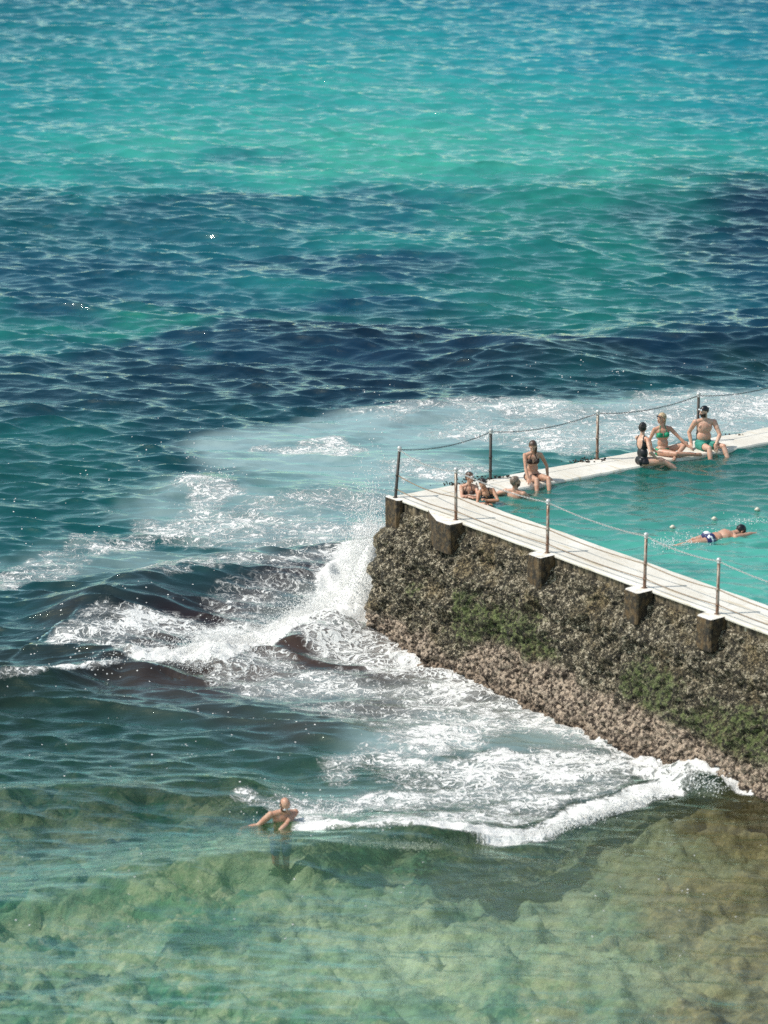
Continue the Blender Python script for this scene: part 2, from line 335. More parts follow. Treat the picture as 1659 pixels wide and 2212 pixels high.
H += ridge([(0, 470), (250, 455), (480, 462)], .25, 2.5, 3)
H += ridge([(1250, 425), (1450, 412), (1700, 420)], .3, 3, 3)
H += ridge([(850, 892), (1000, 880), (1300, 890), (1500, 880)], .22, 1.2, 1.5)
H += ridge([(420, 1055), (520, 1045), (700, 1070)], .22, .9, 1.2)
H += ridge([(640, 1800), (780, 1822), (900, 1830), (1040, 1822), (1160, 1808), (1240, 1775), (1340, 1742), (1440, 1722)], .06, .16, .8)
H += ridge([(1450, 1690), (1540, 1712), (1590, 1690)], .16, .3, .7)
for (u, v, r, h) in [(802, 1320, .5, 1.15), (780, 1335, .7, .45), (650, 1390, .75, .36), (480, 1432, .8, .30), (1540, 1680, .6, .22), (720, 1370, .8, .3)]:
    c = U(u, v, 0); H += h*np.exp(-((X-c[0])**2+(Y-c[1])**2)/r**2)
fl = np.clip(foam, 0, 1.2)
H += sstep(.55, 1.1, fl)*((fbm(X*3.2, Y*3.2, 4, 21)-.5)*.34+(fbm(X*9, Y*9, 2, 23)-.5)*.12)
dist_fade = np.clip(1-(Y-300)/3000, 0, 1)
foam2 = np.clip(np.where(foam < .95, foam*.86, foam)*(.62+.66*fbm(X*.9, Y*.9, 3, 31)), 0, 1.3)*(Y < 150)
clear = (.62+.12*sstep(65, 59, Y))*sstep(74.5, 63.0, Y+(fbm(X*.7, Y*.7, 3, 41)-.5)*5)*(1-.75*milk)
ny, nx = X.shape
vv = np.stack([X+DX, Y+DY, H], -1).reshape(-1, 3)
idx = np.arange(ny*nx).reshape(ny, nx)
ff = np.stack([idx[:-1, :-1], idx[:-1, 1:], idx[1:, 1:], idx[1:, :-1]], -1).reshape(-1, 4)
def mat_sea():
    m = NM('sea_water'); P = m.pos()
    warp = m.noise(1.6, 3, P, .6, o=1)
    wv_ = m.n('ShaderNodeVectorMath', {0: warp, 1: (.5, .5, .5)}, operation='SUBTRACT').outputs[0]
    wv_ = m.n('ShaderNodeVectorMath', {0: wv_, 'Scale': .75}, operation='SCALE').outputs[0]
    Pw = m.n('ShaderNodeVectorMath', {0: P, 1: wv_}, operation='ADD').outputs[0]
    flat = m.n('ShaderNodeMapping', {0: Pw, 3: (.62, 1.05, .0)}).outputs[0]
    def vor(sc):
        return m.n('ShaderNodeTexVoronoi', {'Vector': flat, 'Scale': sc}, feature='DISTANCE_TO_EDGE').outputs[0]
    fo = m.attr('foam')
    n1 = m.noise(6.5, 6, flat, .75); n2 = m.noise(1.7, 4, flat, .6); n3 = m.noise(22, 3, flat, .7)
    jt = m.math('ADD', m.math('MULTIPLY', m.math('SUBTRACT', n1, .5), .24), m.math('MULTIPLY', m.math('SUBTRACT', n3, .5), .12))
    fe = m.math('ADD', fo, m.math('MULTIPLY', m.math('SUBTRACT', n2, .5), .6)); fe = m.math('MAXIMUM', fe, 0.0)
    fe = m.math('MULTIPLY', fe, m.ss(fo, .03, .25)); f2 = m.math('MULTIPLY', fe, fe)
    def strand(sc, wm):
        d = m.math('ADD', vor(sc), jt); w_ = m.math('MULTIPLY', f2, wm)
        return m.ss(m.math('SUBTRACT', w_, d), -.04, .05)
    k = m.math('MAXIMUM', strand(1.5, .16), strand(3.6, .24)); k = m.math('MAXIMUM', k, strand(8.5, .30)); k = m.math('MULTIPLY', k, m.ss(fe, .08, .3))
    den = m.ss(m.math('ADD', fe, m.math('ADD', m.math('MULTIPLY', m.math('SUBTRACT', n1, .5), 1.3), m.math('MULTIPLY', m.math('SUBTRACT', n3, .5), .6))), .98, 1.12)
    k = m.math('MAXIMUM', k, den)
    film = m.math('MULTIPLY', m.ss(n1, .2, .65), m.ss(fe, .15, .8, 0, .55))
    fv = m.n('ShaderNodeTexVoronoi', {'Vector': P, 'Scale': 13.0, 'Randomness': 1.0}); fr = m.n('ShaderNodeSeparateColor', {0: fv.outputs['Color']}).outputs[1]
    fn = m.noise(1.7, 3, P, .6)
    thr = m.math('SUBTRACT', 1.0, m.math('MULTIPLY', m.math('MULTIPLY', m.attr('fleck'), m.ss(fn, .54, .64)), .5))
    fk = m.math('MULTIPLY', m.math('GREATER_THAN', fr, thr), m.ss(fv.outputs['Distance'], .34, .2))
    k = m.math('MAXIMUM', k, fk); k = m.math('MAXIMUM', k, film, clamp=True)
    # ripples
    stv = m.n('ShaderNodeMapping', {0: P, 3: (.5, 1.7, 1)}).outputs[0]
    r1 = m.noise(2.6, 4, stv, .6, dist=.6); r2 = m.noise(11, 3, stv, .6)
    rh = m.math('ADD', m.math('MULTIPLY', r1, .07), m.math('MULTIPLY', r2, .008))
    bw = m.bump(rh, m.ss(m.attr('milk'), 0, 1, .5, .3), 1.0)
    col = m.attr('body', 'Color'); nn = m.noise(.7, 4, P, .6)
    col = m.mix(m.ss(nn, .35, .65), col, m.mix(1.0, col, (1.18, 1.15, 1.12, 1), 'MULTIPLY'))
    cloud = m.math('MULTIPLY', m.attr('milk'), m.ss(m.noise(.8, 5, flat, .6), .25, .6, .45, 1))
    col = m.mix(cloud, col, (.42, .58, .58))
    col = m.mix(1.0, col, (.66, .66, .66, 1), 'MULTIPLY')
    dif = m.n('ShaderNodeBsdfDiffuse', {'Color': col, 'Normal': (0, 0, 1)}).outputs[0]
    tr = m.n('ShaderNodeBsdfTransparent', {'Color': (.92, .98, .93, 1)}).outputs[0]
    body = m.n('ShaderNodeMixShader', {0: m.attr('clear'), 1: dif, 2: tr}).outputs[0]
    gl = m.n('ShaderNodeBsdfGlossy', {'Color': (.84, 1, .94, 1), 'Roughness': .04, 'Normal': bw}).outputs[0]
    fres = m.math('MULTIPLY', m.n('ShaderNodeFresnel', {'IOR': 1.36, 'Normal': bw}).outputs[0], 1.65, clamp=True)
    wsh = m.n('ShaderNodeMixShader', {0: fres, 1: body, 2: gl}).outputs[0]
    fb = m.bump(m.math('ADD', k, m.math('MULTIPLY', n1, 1.2)), .9, .07)
    fsh = m.n('ShaderNodeBsdfDiffuse', {'Color': (.80, .80, .77, 1), 'Normal': fb}).outputs[0]
    return m.end(m.n('ShaderNodeMixShader', {0: k, 1: wsh, 2: fsh}).outputs[0])
sea = mesh_obj('sea', vv, ff, mat_sea(), None, True); tag(sea, 'turquoise and dark blue choppy sea with white foam around the pool wall', 'sea', kind='structure')
def put_attr(me, name, arr, typ='FLOAT'):
    a = me.attributes.new(name, typ, 'POINT')
    if typ == 'FLOAT': a.data.foreach_set('value', arr.astype(np.float32).ravel())
    else: a.data.foreach_set('color', np.concatenate([arr.reshape(-1, 3), np.ones((arr.size//3, 1))], 1).astype(np.float32).ravel())
put_attr(sea.data, 'foam', foam2); put_attr(sea.data, 'milk', milk); put_attr(sea.data, 'fleck', fleck); put_attr(sea.data, 'clear', clear)
put_attr(sea.data, 'body', BODY, 'FLOAT_COLOR')
# ------------------------------------------------------------------ seabed
gx = np.concatenate([[-3500, -400, -60, -30], np.arange(-13, 13, .07), [30, 60, 400, 3500]]); gy = np.concatenate([[-50, 20, 40], np.arange(52, 78, .07), [90, 200, 1000, 7500]])
GX, GY = np.meshgrid(gx, gy)
wxx = GX+(fbm(GX*1.1, GY*1.1, 3, 51)-.5)*1.2; wyy = GY+(fbm(GX*1.1, GY*1.1, 3, 52)-.5)*1.2
rock = np.abs(fbm(wxx*.9, wyy*.9, 5, 53)-.5)*2; lump = fbm(wxx*2.6, wyy*2.6, 4, 54)
GZ = -1.75+.9*fbm(GX*.35, GY*.35, 3, 55)+.7*(lump-.5)+.35*(1-rock)
GZ += .5*sstep(2, 7, GX)*(GY < 80)
GZ[:, [0, 1, 2, -3, -2, -1]] = -3; GZ[:3] = -1.5; GZ[-3:] = -4
def mat_bed():
    m = NM('rocky_seabed'); P = m.pos(); xyz = m.n('ShaderNodeSeparateXYZ', {0: P})
    wn = m.noise(1.3, 3, P, .6, o=1)
    Pw = m.n('ShaderNodeVectorMath', {0: P, 1: m.n('ShaderNodeVectorMath', {0: wn, 'Scale': .8}, operation='SCALE').outputs[0]}, operation='ADD').outputs[0]
    a = m.noise(.62, 8, Pw, .72); b = m.noise(4.2, 6, Pw, .7); c = m.noise(13, 4, Pw, .7)
    vo = m.n('ShaderNodeTexVoronoi', {'Vector': Pw, 'Scale': 8.0}); vc = m.n('ShaderNodeSeparateColor', {0: vo.outputs['Color']}).outputs[0]
    stone = m.mix(vc, (.28, .36, .20), (.78, .76, .52)); stone = m.mix(m.ss(b, .35, .65), stone, (.24, .36, .20))
    stone = m.mix(m.ss(c, .5, .75), stone, (.85, .82, .62))
    weed = m.mix(m.ss(b, .4, .6), (.02, .17, .12), (.12, .36, .21))
    col = m.mix(m.ss(a, .41, .56), weed, stone)
    big = m.n('ShaderNodeTexVoronoi', {'Vector': Pw, 'Scale': 2.6}); bc = m.n('ShaderNodeSeparateColor', {0: big.outputs['Color']})
    bst = m.mix(bc.outputs[0], (.22, .36, .18), (.92, .90, .62)); bst = m.mix(m.ss(b, .4, .7, 0, .6), bst, (.3, .4, .22))
    col = m.mix(m.math('MULTIPLY', m.math('MULTIPLY', m.ss(bc.outputs[1], .3, .5), m.ss(a, .40, .54)), m.ss(big.outputs['Distance'], .5, .32, 0, .75)), col, bst)
    brown = m.mix(m.ss(b, .4, .65), (.26, .19, .09), (.66, .48, .25)); brown = m.mix(m.ss(c, .55, .75), brown, (.55, .42, .25))
    rx = m.math('ADD', xyz.outputs[0], m.math('MULTIPLY', m.math('SUBTRACT', a, .5), 9))
    col = m.mix(m.ss(rx, 1.5, 6.0, 0, .8), col, brown)
    col = m.mix(m.math('MULTIPLY', m.attr('sand'), m.ss(b, .3, .6, .35, 1)), col, (.80, .86, .62))
    pale = m.math('MULTIPLY', m.ss(m.noise(.45, 3, P, .5), .42, .6), .35)
    col = m.mix(pale, col, (.62, .72, .52))
    return m.end(m.bsdf(col, .9, m.bump(m.math('ADD', b, m.math('MULTIPLY', c, .4)), .8, .12)))
n1_, n2_ = GX.shape; ii = np.arange(n1_*n2_).reshape(n1_, n2_)
bed = mesh_obj('seabed', np.stack([GX, GY, GZ], -1).reshape(-1, 3), np.stack([ii[:-1, :-1], ii[:-1, 1:], ii[1:, 1:], ii[1:, :-1]], -1).reshape(-1, 4), mat_bed(), None, True)
sd_ = np.zeros(GX.shape)
for u, v, r, a_ in ((950, 2080, 2.0, .85), (700, 2010, 1.3, .6), (1150, 1960, 1.2, .5), (1300, 2130, 1.2, .5), (560, 1890, 1.0, .5), (1350, 1880, 1.0, .4), (150, 1800, .7, .8), (420, 1770, .5, .6), (120, 2130, 1.2, .35)):
    c = U(u, v, -1); sd_ = np.maximum(sd_, a_*np.exp(-((wxx-c[0])**2+(wyy-c[1])**2)/r**2))
a_ = bed.data.attributes.new('sand', 'FLOAT', 'POINT'); a_.data.foreach_set('value', np.clip(sd_*(.5+fbm(GX*2, GY*2, 4, 59)), 0, 1).astype(np.float32).ravel())
tag(bed, 'green and brown weedy rock bottom seen through the shallow water', 'seabed', kind='structure')

# ------------------------------------------------------------------ SEA WALL
WALL = tag(empty('sea_wall', (CORNER[0]+3, CORNER[1]-1, 0)), 'shell crusted sea wall with pale concrete walkway around the ocean pool', 'sea wall')
# face: path around the outside with a rounded corner, profile bulging outwards downwards
def wall_face():
    ds = .028
    R = .22; path = []; nors = []
    for s in np.arange(LN, .9, -.16): path.append(near(s)); nors.append(-NN)
    for s in np.arange(.9 if False else 9.0, R, -ds): pass
    path = []; nors = []
    for s in np.concatenate([np.arange(LN, 12.5, -.25), np.arange(12.5, R, -ds)]): path.append(near(s)); nors.append(-NN)
    a0 = math.atan2(-NN[1], -NN[0]); a1 = math.atan2(-NB[1], -NB[0])
    while a1 > a0: a1 -= 2*math.pi
    c = near(R)+NN*0; cc = CORNER+(DN+DB)*R
    for q in np.linspace(a0, a1, 22)[1:-1]:
        n = V(math.cos(q), math.sin(q)); path.append(cc+n*R*1.0); nors.append(n)
    for s in np.concatenate([np.arange(R, 4, ds), np.arange(4, LB, .2)]): path.append(back(s)); nors.append(-NB)
    path = np.array(path); nors = np.array(nors)
    z = np.concatenate([np.arange(2.80, -.35, -.024), np.arange(-.4, -2.6, -.2)])
    prof_z = [-2.6, -.8, -.2, .15, .5, .9, 1.5, 2.1, 2.42, 2.62, 2.72, 2.82]; prof_o = [.98, .80, .68, .64, .62, .58, .47, .29, .15, .09, .04, -.14]
    sl_near = (path-CORNER)@DN
    S, Z = np.meshgrid(np.arange(len(path)), z, indexing='ij')
    sl = np.concatenate([[0], np.cumsum(np.linalg.norm(np.diff(path, axis=0), axis=1))]); SL = sl[S]
    o = np.interp(Z, prof_z, prof_o)
    right = sstep(3.5, 9, (path-CORNER)@DN)[S]; o = o+right*.28*sstep(1.6, -.2, Z)
    o -= (.34*sstep(.1, .8, nors@(-NB)))[S]*sstep(2.0, .3, Z)
    o += (fbm(SL*.75, Z*.9, 3, 61)-.5)*.40*sstep(2.8, 2.2, Z); rdg = np.abs(fbm(SL*.9+.25*Z, Z*.25, 3, 60)-.5)*2; o += (.5-rdg)*.22*sstep(2.7, 2.1, Z)
    o += (fbm(SL*2.6, Z*2.6, 3, 62)-.5)*.15*sstep(2.8, 2.4, Z)
    o += (fbm(SL*8, Z*8, 3, 63)-.5)*.20*sstep(2.85, 2.6, Z)
    o += (vnoise(SL*17, Z*17, 65)-.5)*.07+(vnoise(SL*33, Z*33, 64)-.5)*.03
    for sr, wd, am in ((3.0, .10, .13), (5.0, .16, .16), (8.05, .13, .12), (1.3, .12, .10), (10.2, .15, .12)): 
        q_ = (sl_near[S]-sr-(3-Z)*.18); o += am*np.exp(-(q_/wd)**2)*sstep(2.7, 2.45, Z)*sstep(.4, 1.2, Z)
    led = fbm(SL*.6, Z*0+3, 2, 66)*.5; o += .05*np.sin((Z+led)*9)*sstep(2.8, 2.3, Z)*sstep(.6, 1.4, Z)
    Pxy = path[S]+nors[S]*o[..., None]
    Zj = Z+(fbm(SL*7, Z*7, 2, 67)-.5)*.05
    v = np.concatenate([Pxy, Zj[..., None]], -1).reshape(-1, 3)
    a, b = S.shape; ii = np.arange(a*b).reshape(a, b); f = np.stack([ii[:-1, :-1], ii[1:, :-1], ii[1:, 1:], ii[:-1, 1:]], -1).reshape(-1, 4)
    ob = mesh_obj('wall_face', v, f[:, ::-1].copy(), CRUST, WALL, True)
    edge = .62+.22*np.sin(SL*.55)+(fbm(SL*.9, SL*0, 3, 68)-.5)*.7
    put_attr(ob.data, 'band', sstep(edge+.5, edge-.2, Z)*.92)
    g = sstep(.42, .64, fbm(SL*.55+3, Z*.8, 3, 69))*sstep(.3, .9, Z)*sstep(2.3, 1.5, Z)
    put_attr(ob.data, 'green', g); put_attr(ob.data, 'block', g*0)
    return ob
wall_face()
# walkway (L-shaped) cut in strips so the outer edge is slightly uneven
mb = MB(); zt, zb = 3.0, 2.80
def strip(f_out, f_in, n, seed):
    pts = [];
    for i in range(n+1):
        pts.append((f_out(i), f_in(i)))
    return pts
def slab(outer, inner, zt=3.0, zb=1.2, zb_out=2.945):
    n = len(outer); vs = [];
    for a, b in zip(outer, inner): vs += [(a[0], a[1], zb_out), (a[0], a[1], zt-.02), (a[0]+(b[0]-a[0])*.02, a[1]+(b[1]-a[1])*.02, zt), (b[0]-(b[0]-a[0])*.02, b[1]-(b[1]-a[1])*.02, zt), (b[0], b[1], zt-.03), (b[0], b[1], zb)]
    fs = [(i*6+k, i*6+k+1, (i+1)*6+k+1, (i+1)*6+k) for i in range(n-1) for k in range(5)]
    return vs, fs
S = np.linspace(0, LN, 180)
jit = lambda s, k: (fbm(np.array([s*1.7]), np.array([k*5.]), 4, 71)[0]-.5)
# miter line between outer corner and inner corner
outn, inn = [], []
for s in S: 
    outn.append(near(s, jit(s, 1)*.05)); inn.append(near(sol[0]+s*(LN-sol[0])/LN, WN0+(WN1-WN0)*min(s/9, 1)+(jit(s, 2)*.05 if s > .1 else 0)))
outn[0] = CORNER
vs, fs = slab(outn, inn); mb.add(vs, [f[::-1] for f in fs])
outb, inb = [], []
sb = (INNER-CORNER)@DB
for s in np.linspace(0, LB, 200): 
    outb.append(back(s, jit(s, 3)*.16 if s > .3 else 0)); inb.append(back(sb+s*(LB-sb)/LB, WB+(jit(s, 4)*.10 if s > .1 else 0)))
vs, fs = slab(outb, inb); mb.add(vs, fs)
deck = mb.build('walkway', CONC, WALL)
# recessed, drip-stained edge band under the lip
mb = MB(); prev = None; vs = []; fs = []
ss = np.concatenate([[0], np.arange(.06, 13, .045), [LN]])
for i, s in enumerate(ss):
    d = .045+.02*(hash2(np.array([int(s/.17)]), np.array([3]), 5)[0])+(.03 if (int(s/.17) % 2) else 0)
    a = near(s, d); b = near(s, d-.02); vs += [(a[0], a[1], 2.95), (b[0], b[1], 2.4)]
fs = [(2*i, 2*i+1, 2*i+3, 2*i+2) for i in range(len(ss)-1)]; mb.add(vs, [f[::-1] for f in fs])
vs = []
for i, s in enumerate(np.arange(0, LB, .1)):
    a = back(s, .05); vs += [(a[0], a[1], 2.95), (a[0], a[1], 2.4)]
mb.add(vs, [(2*i, 2*i+1, 2*i+3, 2*i+2) for i in range(len(vs)//2-1)])
mb.build('edge_band', EDGE, WALL)
# buttress blocks under the posts
NEAR_S = [0.12, 2.24, 5.26, 8.28, 10.42, 13.4, 16.4]
BACK_S = [2.58, 5.5, 8.35, 11.2, 14.1]
def mat_buttress():
    m = NM('dark_stained_concrete'); P = m.pos(); z = m.n('ShaderNodeSeparateXYZ', {0: P}).outputs[2]; g = m.n('ShaderNodeSeparateXYZ', {0: m.n('ShaderNodeNewGeometry').outputs['Normal']}).outputs[2]
    st = m.n('ShaderNodeMapping', {0: P, 3: (9, 9, 5)}).outputs[0]; a = m.noise(1, 5, st, .65); b = m.noise(16, 4, P, .7); c = m.noise(5, 4, P, .6)
    side = m.mix(m.ss(a, .42, .6), (.018, .013, .008), (.10, .062, .026)); side = m.mix(m.ss(b, .5, .7, 0, .7), side, (.17, .13, .075)); side = m.mix(m.ss(c, .5, .65, 0, .6), side, (.02, .018, .013))
    top = m.mix(m.ss(c, .48, .62, 0, .7), (.77, .74, .68), (.55, .47, .34))
    col = m.mix(m.ss(g, .5, .8), side, top)
    return m.end(m.bsdf(col, .8, m.bump(m.math('ADD', a, b), .7, .02)))
BUT = mat_buttress()
for i, s in enumerate(NEAR_S):
    lw, pr, dp = (.44, .38, .58) if i else (.34, .10, .7)
    lw += .06*(i == 1)
    mb = MB(); bm = []
    n = 4; q = [near(s-lw*.55, .03), near(s-lw*.5, -pr*.8), near(s-lw*.38, -pr), near(s+lw*.42, -pr), near(s+lw*.5, -pr*.92), near(s+lw*.5, .03)]
    if i == 0: q = [near(-.12, .03), near(-.12, -.06), near(-.06, -.12), near(.34, -.12), near(.38, -.06), near(.38, .03)]
    if i == 1: q[0] = near(s-1.0, .03); q[1] = near(s-.75, -.12)
    def ring(z, k, e=0): 
        c = sum(q)/len(q); return [(*(c+(p-c)*k), z+e) for p in q]
    rings = [ring(2.994, .97), ring(2.97, 1.0), ring(2.6, 1.0), ring(2.35, 1.0), ring(3-dp, .9)]; m_ = len(q)
    vs = [p for r_ in rings for p in r_]
    vs = [(x+(vnoise(np.array([x*6]), np.array([z*6]), 8)[0]-.5)*.06*(z < 2.9), y+(vnoise(np.array([y*6]), np.array([z*6]), 9)[0]-.5)*.06*(z < 2.9), z) for x, y, z in vs]
    fs = [(r_*m_+j, r_*m_+(j+1) % m_, (r_+1)*m_+(j+1) % m_, (r_+1)*m_+j) for r_ in range(4) for j in range(m_)]+[tuple(range(m_))[::-1], tuple(range(4*m_, 5*m_))]
    area = sum(q[j][0]*q[(j+1) % m_][1]-q[(j+1) % m_][0]*q[j][1] for j in range(m_))
    if area > 0: fs = [f[::-1] for f in fs]
    mb.add(vs, fs); mb.build('buttress', BUT, WALL)
# dark weed on the outer lip behind the back posts
def clump(name, c, rx, ry, rz, n, mat, parent, seed):
    g = np.random.default_rng(seed); mb = MB()
    for i in range(n):
        p = V(c[0]+g.normal(0, rx), c[1]+g.normal(0, ry), c[2]+abs(g.normal(0, rz))); r = g.uniform(.010, .024)
        a = g.normal(size=(3, 3)); qq, _ = np.linalg.qr(a); mb.ell(p, qq@np.diag([r*1.4, r, r*.6]), 6, 4)
    return mb.build(name, mat, parent)
WEED = mat_plain('dark_weed', (.035, .028, .02), .7, .4, 20)
for i, (s, n) in enumerate([(1.75, 60), (2.3, 50), (2.75, 40), (5.1, 50), (5.4, 26), (9.3, 10)]):
    c = back(s, .02); clump('weed_crust', (c[0], c[1], 2.99), .16, .06, .02, n, WEED, WALL, 80+i)
# drain hole low on the wall: solid block, the hole's shade painted black


q = near(9.3, -.60); MBd = MB(); MBd.prism([near(9.2, -.78), near(9.42, -.78), near(9.42, -.40), near(9.2, -.40)], .62, .84)
MBd.build('drain_hole', mat_plain('painted_drain_shade', (.006, .005, .005), .9, .2), WALL)
# ------------------------------------------------------------------ pool
px = np.arange(-.5, 26, .06); 
def in_pool(x, y):
    p = np.stack([x-CORNER[0], y-CORNER[1]], -1); return (p@NN > WN0-.35) & (p@NB > WB-.35)
gx2 = np.concatenate([np.arange(1.0, 12.5, .05), np.arange(12.5, 36, .4)]); gy2 = np.concatenate([np.arange(44, 62, .4), np.arange(62, 86, .05), np.arange(86, 92, .3)])
PX, PY = np.meshgrid(gx2, gy2); PZ = np.zeros(PX.shape); pdx = np.zeros(PX.shape); pdy = np.zeros(PX.shape)
for L in np.exp(rng.uniform(math.log(.3), math.log(2.6), 60)):
    th = math.radians(-95)+rng.normal(0, .5); k = 2*math.pi/L; a = .038/k*rng.uniform(.6, 1.4)*min(1, (.8/L)**1.2); arg = k*(math.cos(th)*PX+math.sin(th)*PY)+rng.uniform(0, 6.28)
    PZ += a*np.cos(arg); pdx -= a*math.cos(th)*np.sin(arg); pdy -= a*math.sin(th)*np.sin(arg)
PX2, PY2 = PX+pdx, PY+pdy
ip = in_pool(PX, PY); q = ip[:-1, :-1] & ip[1:, :-1] & ip[:-1, 1:] & ip[1:, 1:]
kk = np.arange(PX.size).reshape(PX.shape); f = np.stack([kk[:-1, :-1], kk[:-1, 1:], kk[1:, 1:], kk[1:, :-1]], -1)[q]
used = np.unique(f); mp = -np.ones(PX.size, int); mp[used] = np.arange(len(used))
PWZ = 2.94
verts = np.stack([PX2, PY2, PZ+PWZ], -1).reshape(-1, 3)[used]
def mat_pool():
    m = NM('pool_water'); P = m.pos(); stv = m.n('ShaderNodeMapping', {0: P, 3: (1, 1.5, 1)}).outputs[0]
    xyz = m.n('ShaderNodeSeparateXYZ', {0: P})
    r1 = m.noise(3.6, 4, stv, .6, dist=.4); r2 = m.noise(12, 2, stv, .5)
    bw = m.bump(m.math('ADD', m.math('MULTIPLY', r1, .06), m.math('MULTIPLY', r2, .006)), .4, 1.0)
    big = m.noise(.5, 4, stv, .55)
    dist = m.math('ADD', m.math('MULTIPLY', xyz.outputs[1], -1.0), m.math('MULTIPLY', big, 5))
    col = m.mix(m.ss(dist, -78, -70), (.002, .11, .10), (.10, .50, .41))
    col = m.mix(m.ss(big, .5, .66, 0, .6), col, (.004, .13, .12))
    dif = m.n('ShaderNodeBsdfDiffuse', {'Color': col, 'Normal': (0, 0, 1)}).outputs[0]
    tr = m.n('ShaderNodeBsdfTransparent', {'Color': (.45, .88, .78, 1)}).outputs[0]
    body = m.n('ShaderNodeMixShader', {0: .42, 1: dif, 2: tr}).outputs[0]
    gl = m.n('ShaderNodeBsdfGlossy', {'Roughness': .08, 'Normal': bw}).outputs[0]; fres = m.math('MULTIPLY', m.n('ShaderNodeFresnel', {'IOR': 1.36, 'Normal': bw}).outputs[0], 1.5, clamp=True)
    return m.end(m.n('ShaderNodeMixShader', {0: fres, 1: body, 2: gl}).outputs[0])
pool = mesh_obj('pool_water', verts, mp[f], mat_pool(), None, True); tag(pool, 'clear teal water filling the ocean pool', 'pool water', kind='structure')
c0 = INNER; mb = MB(); pf = [near(.3, .6), near(LN, .6), near(LN, .6)+DB*LB, back(LB, .6), back(.3, .6)]
mb.add([(p[0], p[1], 1.55) for p in pf], [tuple(range(5))])
o = mb.build('pool_floor', mat_plain('pale_pool_floor', (.35, .50, .42), .9, .4, 1.2)); tag(o, 'pale floor of the ocean pool under the water', 'pool floor', kind='structure')

# ------------------------------------------------------------------ railings
def mk_post(parent, xy, mat, lean=(0, 0), h=1.08):
    mb = MB(); b = V(xy[0], xy[1], 2.99); t = b+V(lean[0], lean[1], h)
    mb.tube([b, b+(t-b)*.02, t], [.045, .033, .033], 12); mb.tube([b, b+V(0, 0, .012)], .06, 12)
    for k in (.47, .18): mb.tube([b+(t-b)*(k-.018), b+(t-b)*(k+.018)], .042, 10)
    p = mb.build('post', mat, parent, True)
    mb = MB(); mb.ell(t+V(0, 0, .03), np.eye(3)*.05, 12, 8); mb.tube([t-V(0, 0, .04), t], .041, 10); mb.build('ball_cap', BALL, p, True)
    return b, t
def sag(a, b, d, n): return [a+(b-a)*i/n-V(0, 0, 4*d*(i/n)*(1-i/n)) for i in range(n+1)]
def mk_chain(parent, a, b, d, mat, wire=.0052):
    n = int(np.linalg.norm(b-a)/.046); pts = sag(a, b, d, n); mb = MB()
    for i in range(n):
        p, q = pts[i], pts[i+1]; t = nrm(q-p); s = nrm(np.cross(t, V(0, 0, 1))); u = np.cross(s, t); w_ = s if i % 2 else u
        c = (p+q)/2; L = .032; Wd = .014
        loop = [c+t*L*math.cos(x)+w_*Wd*math.sin(x) for x in np.arange(10)*2*math.pi/10]; loop.append(loop[0]); mb.tube(loop, wire, 5, False)
    return mb.build('chain', mat, parent, True)
RN = tag(empty('railing', (*near(5, 0), 3)), 'rusty steel railing with two rails and a pale chain along the near walkway', 'railing')
RB = tag(empty('chain_fence', (*back(6, .05), 3)), 'dark posts joined by one sagging dark chain along the far pool edge', 'chain fence')
tops = []; bases = []
for i, s in enumerate(NEAR_S):
    p = near(s, .0 if i else .02); b, t = mk_post(RN, p, DARKPOST if i == 0 else POST, (.085, 0) if i == 0 else (rng.normal(0, .006), 0)); tops.append(t); bases.append(b)
for i in range(len(tops)-1):
    for k, sg, r in ((.47, .05, .012), (.18, .035, .012)):
        a = bases[i]+(tops[i]-bases[i])*k; b = bases[i+1]+(tops[i+1]-bases[i+1])*k
        mb = MB(); mb.tube(sag(a, b, sg if i else sg*1.6, 12), r, 8); mb.build('rail', RAILM, RN, True)
    mk_chain(RN, tops[i]+V(0, 0, .0), tops[i+1]+V(0, 0, .0), .07 if i else .12, CHAINW)
bt = [tops[0]]
for i, s in enumerate(BACK_S):
    b, t = mk_post(RB, back(s, .05), DARKPOST if i != 1 else POST); bt.append(t)
for i in range(len(bt)-1): mk_chain(RB, bt[i], bt[i+1], .13, CHAIND, .0042)

# ------------------------------------------------------------------ floats in the pool
FL = mat_plain('white_plastic_float', (.62, .57, .46), .4, .15, 30)
for i, (u, v, lb) in enumerate([(1453, 1138, 'small pale round float nearest the swimmer\'s feet'), (1543, 1120, 'small pale round float beyond the swimmer\'s back'), (1636, 1100, 'small pale round float beyond the swimmer\'s head')]):
    p = U(u, v, PWZ+.03); mb = MB(); mb.ell(p, np.diag([.048, .048, .042]), 16, 10); mb.tube([p-V(.06, 0, .01), p+V(.06, 0, -.01)], .02, 8)
    tag(mb.build('pool_float', FL, None, True), lb, 'float', 'floats of the lane line')

# ------------------------------------------------------------------ PEOPLE
SKIN_FAIR = mat_skin('fair_wet_skin', (.58, .37, .27)); SKIN_TAN = mat_skin('tanned_wet_skin', (.44, .24, .15)); SKIN_WARM = mat_skin('warm_wet_skin', (.50, .30, .21))
HAIR_DK = mat_hair('dark_wet_hair', (.012, .008, .006)); HAIR_BR = mat_hair('brown_wet_hair', (.045, .024, .014)); HAIR_BL = mat_hair('fair_wet_hair', (.30, .22, .13)); HAIR_GR = mat_hair('short_greying_hair', (.10, .075, .055))
EYE = mat_plain('dark_eye', (.02, .015, .012), .2, .1); LIP = mat_plain('lip_skin', (.40, .14, .11), .4, .1)
def cloth(name, col, rough=.6): return mat_plain(name, col, rough, .25, 45)
def perp(f): return V(f[1], -f[0], 0)
def rotz(v, a): c, s = math.cos(a), math.sin(a); return V(v[0]*c-v[1]*s, v[0]*s+v[1]*c, v[2])
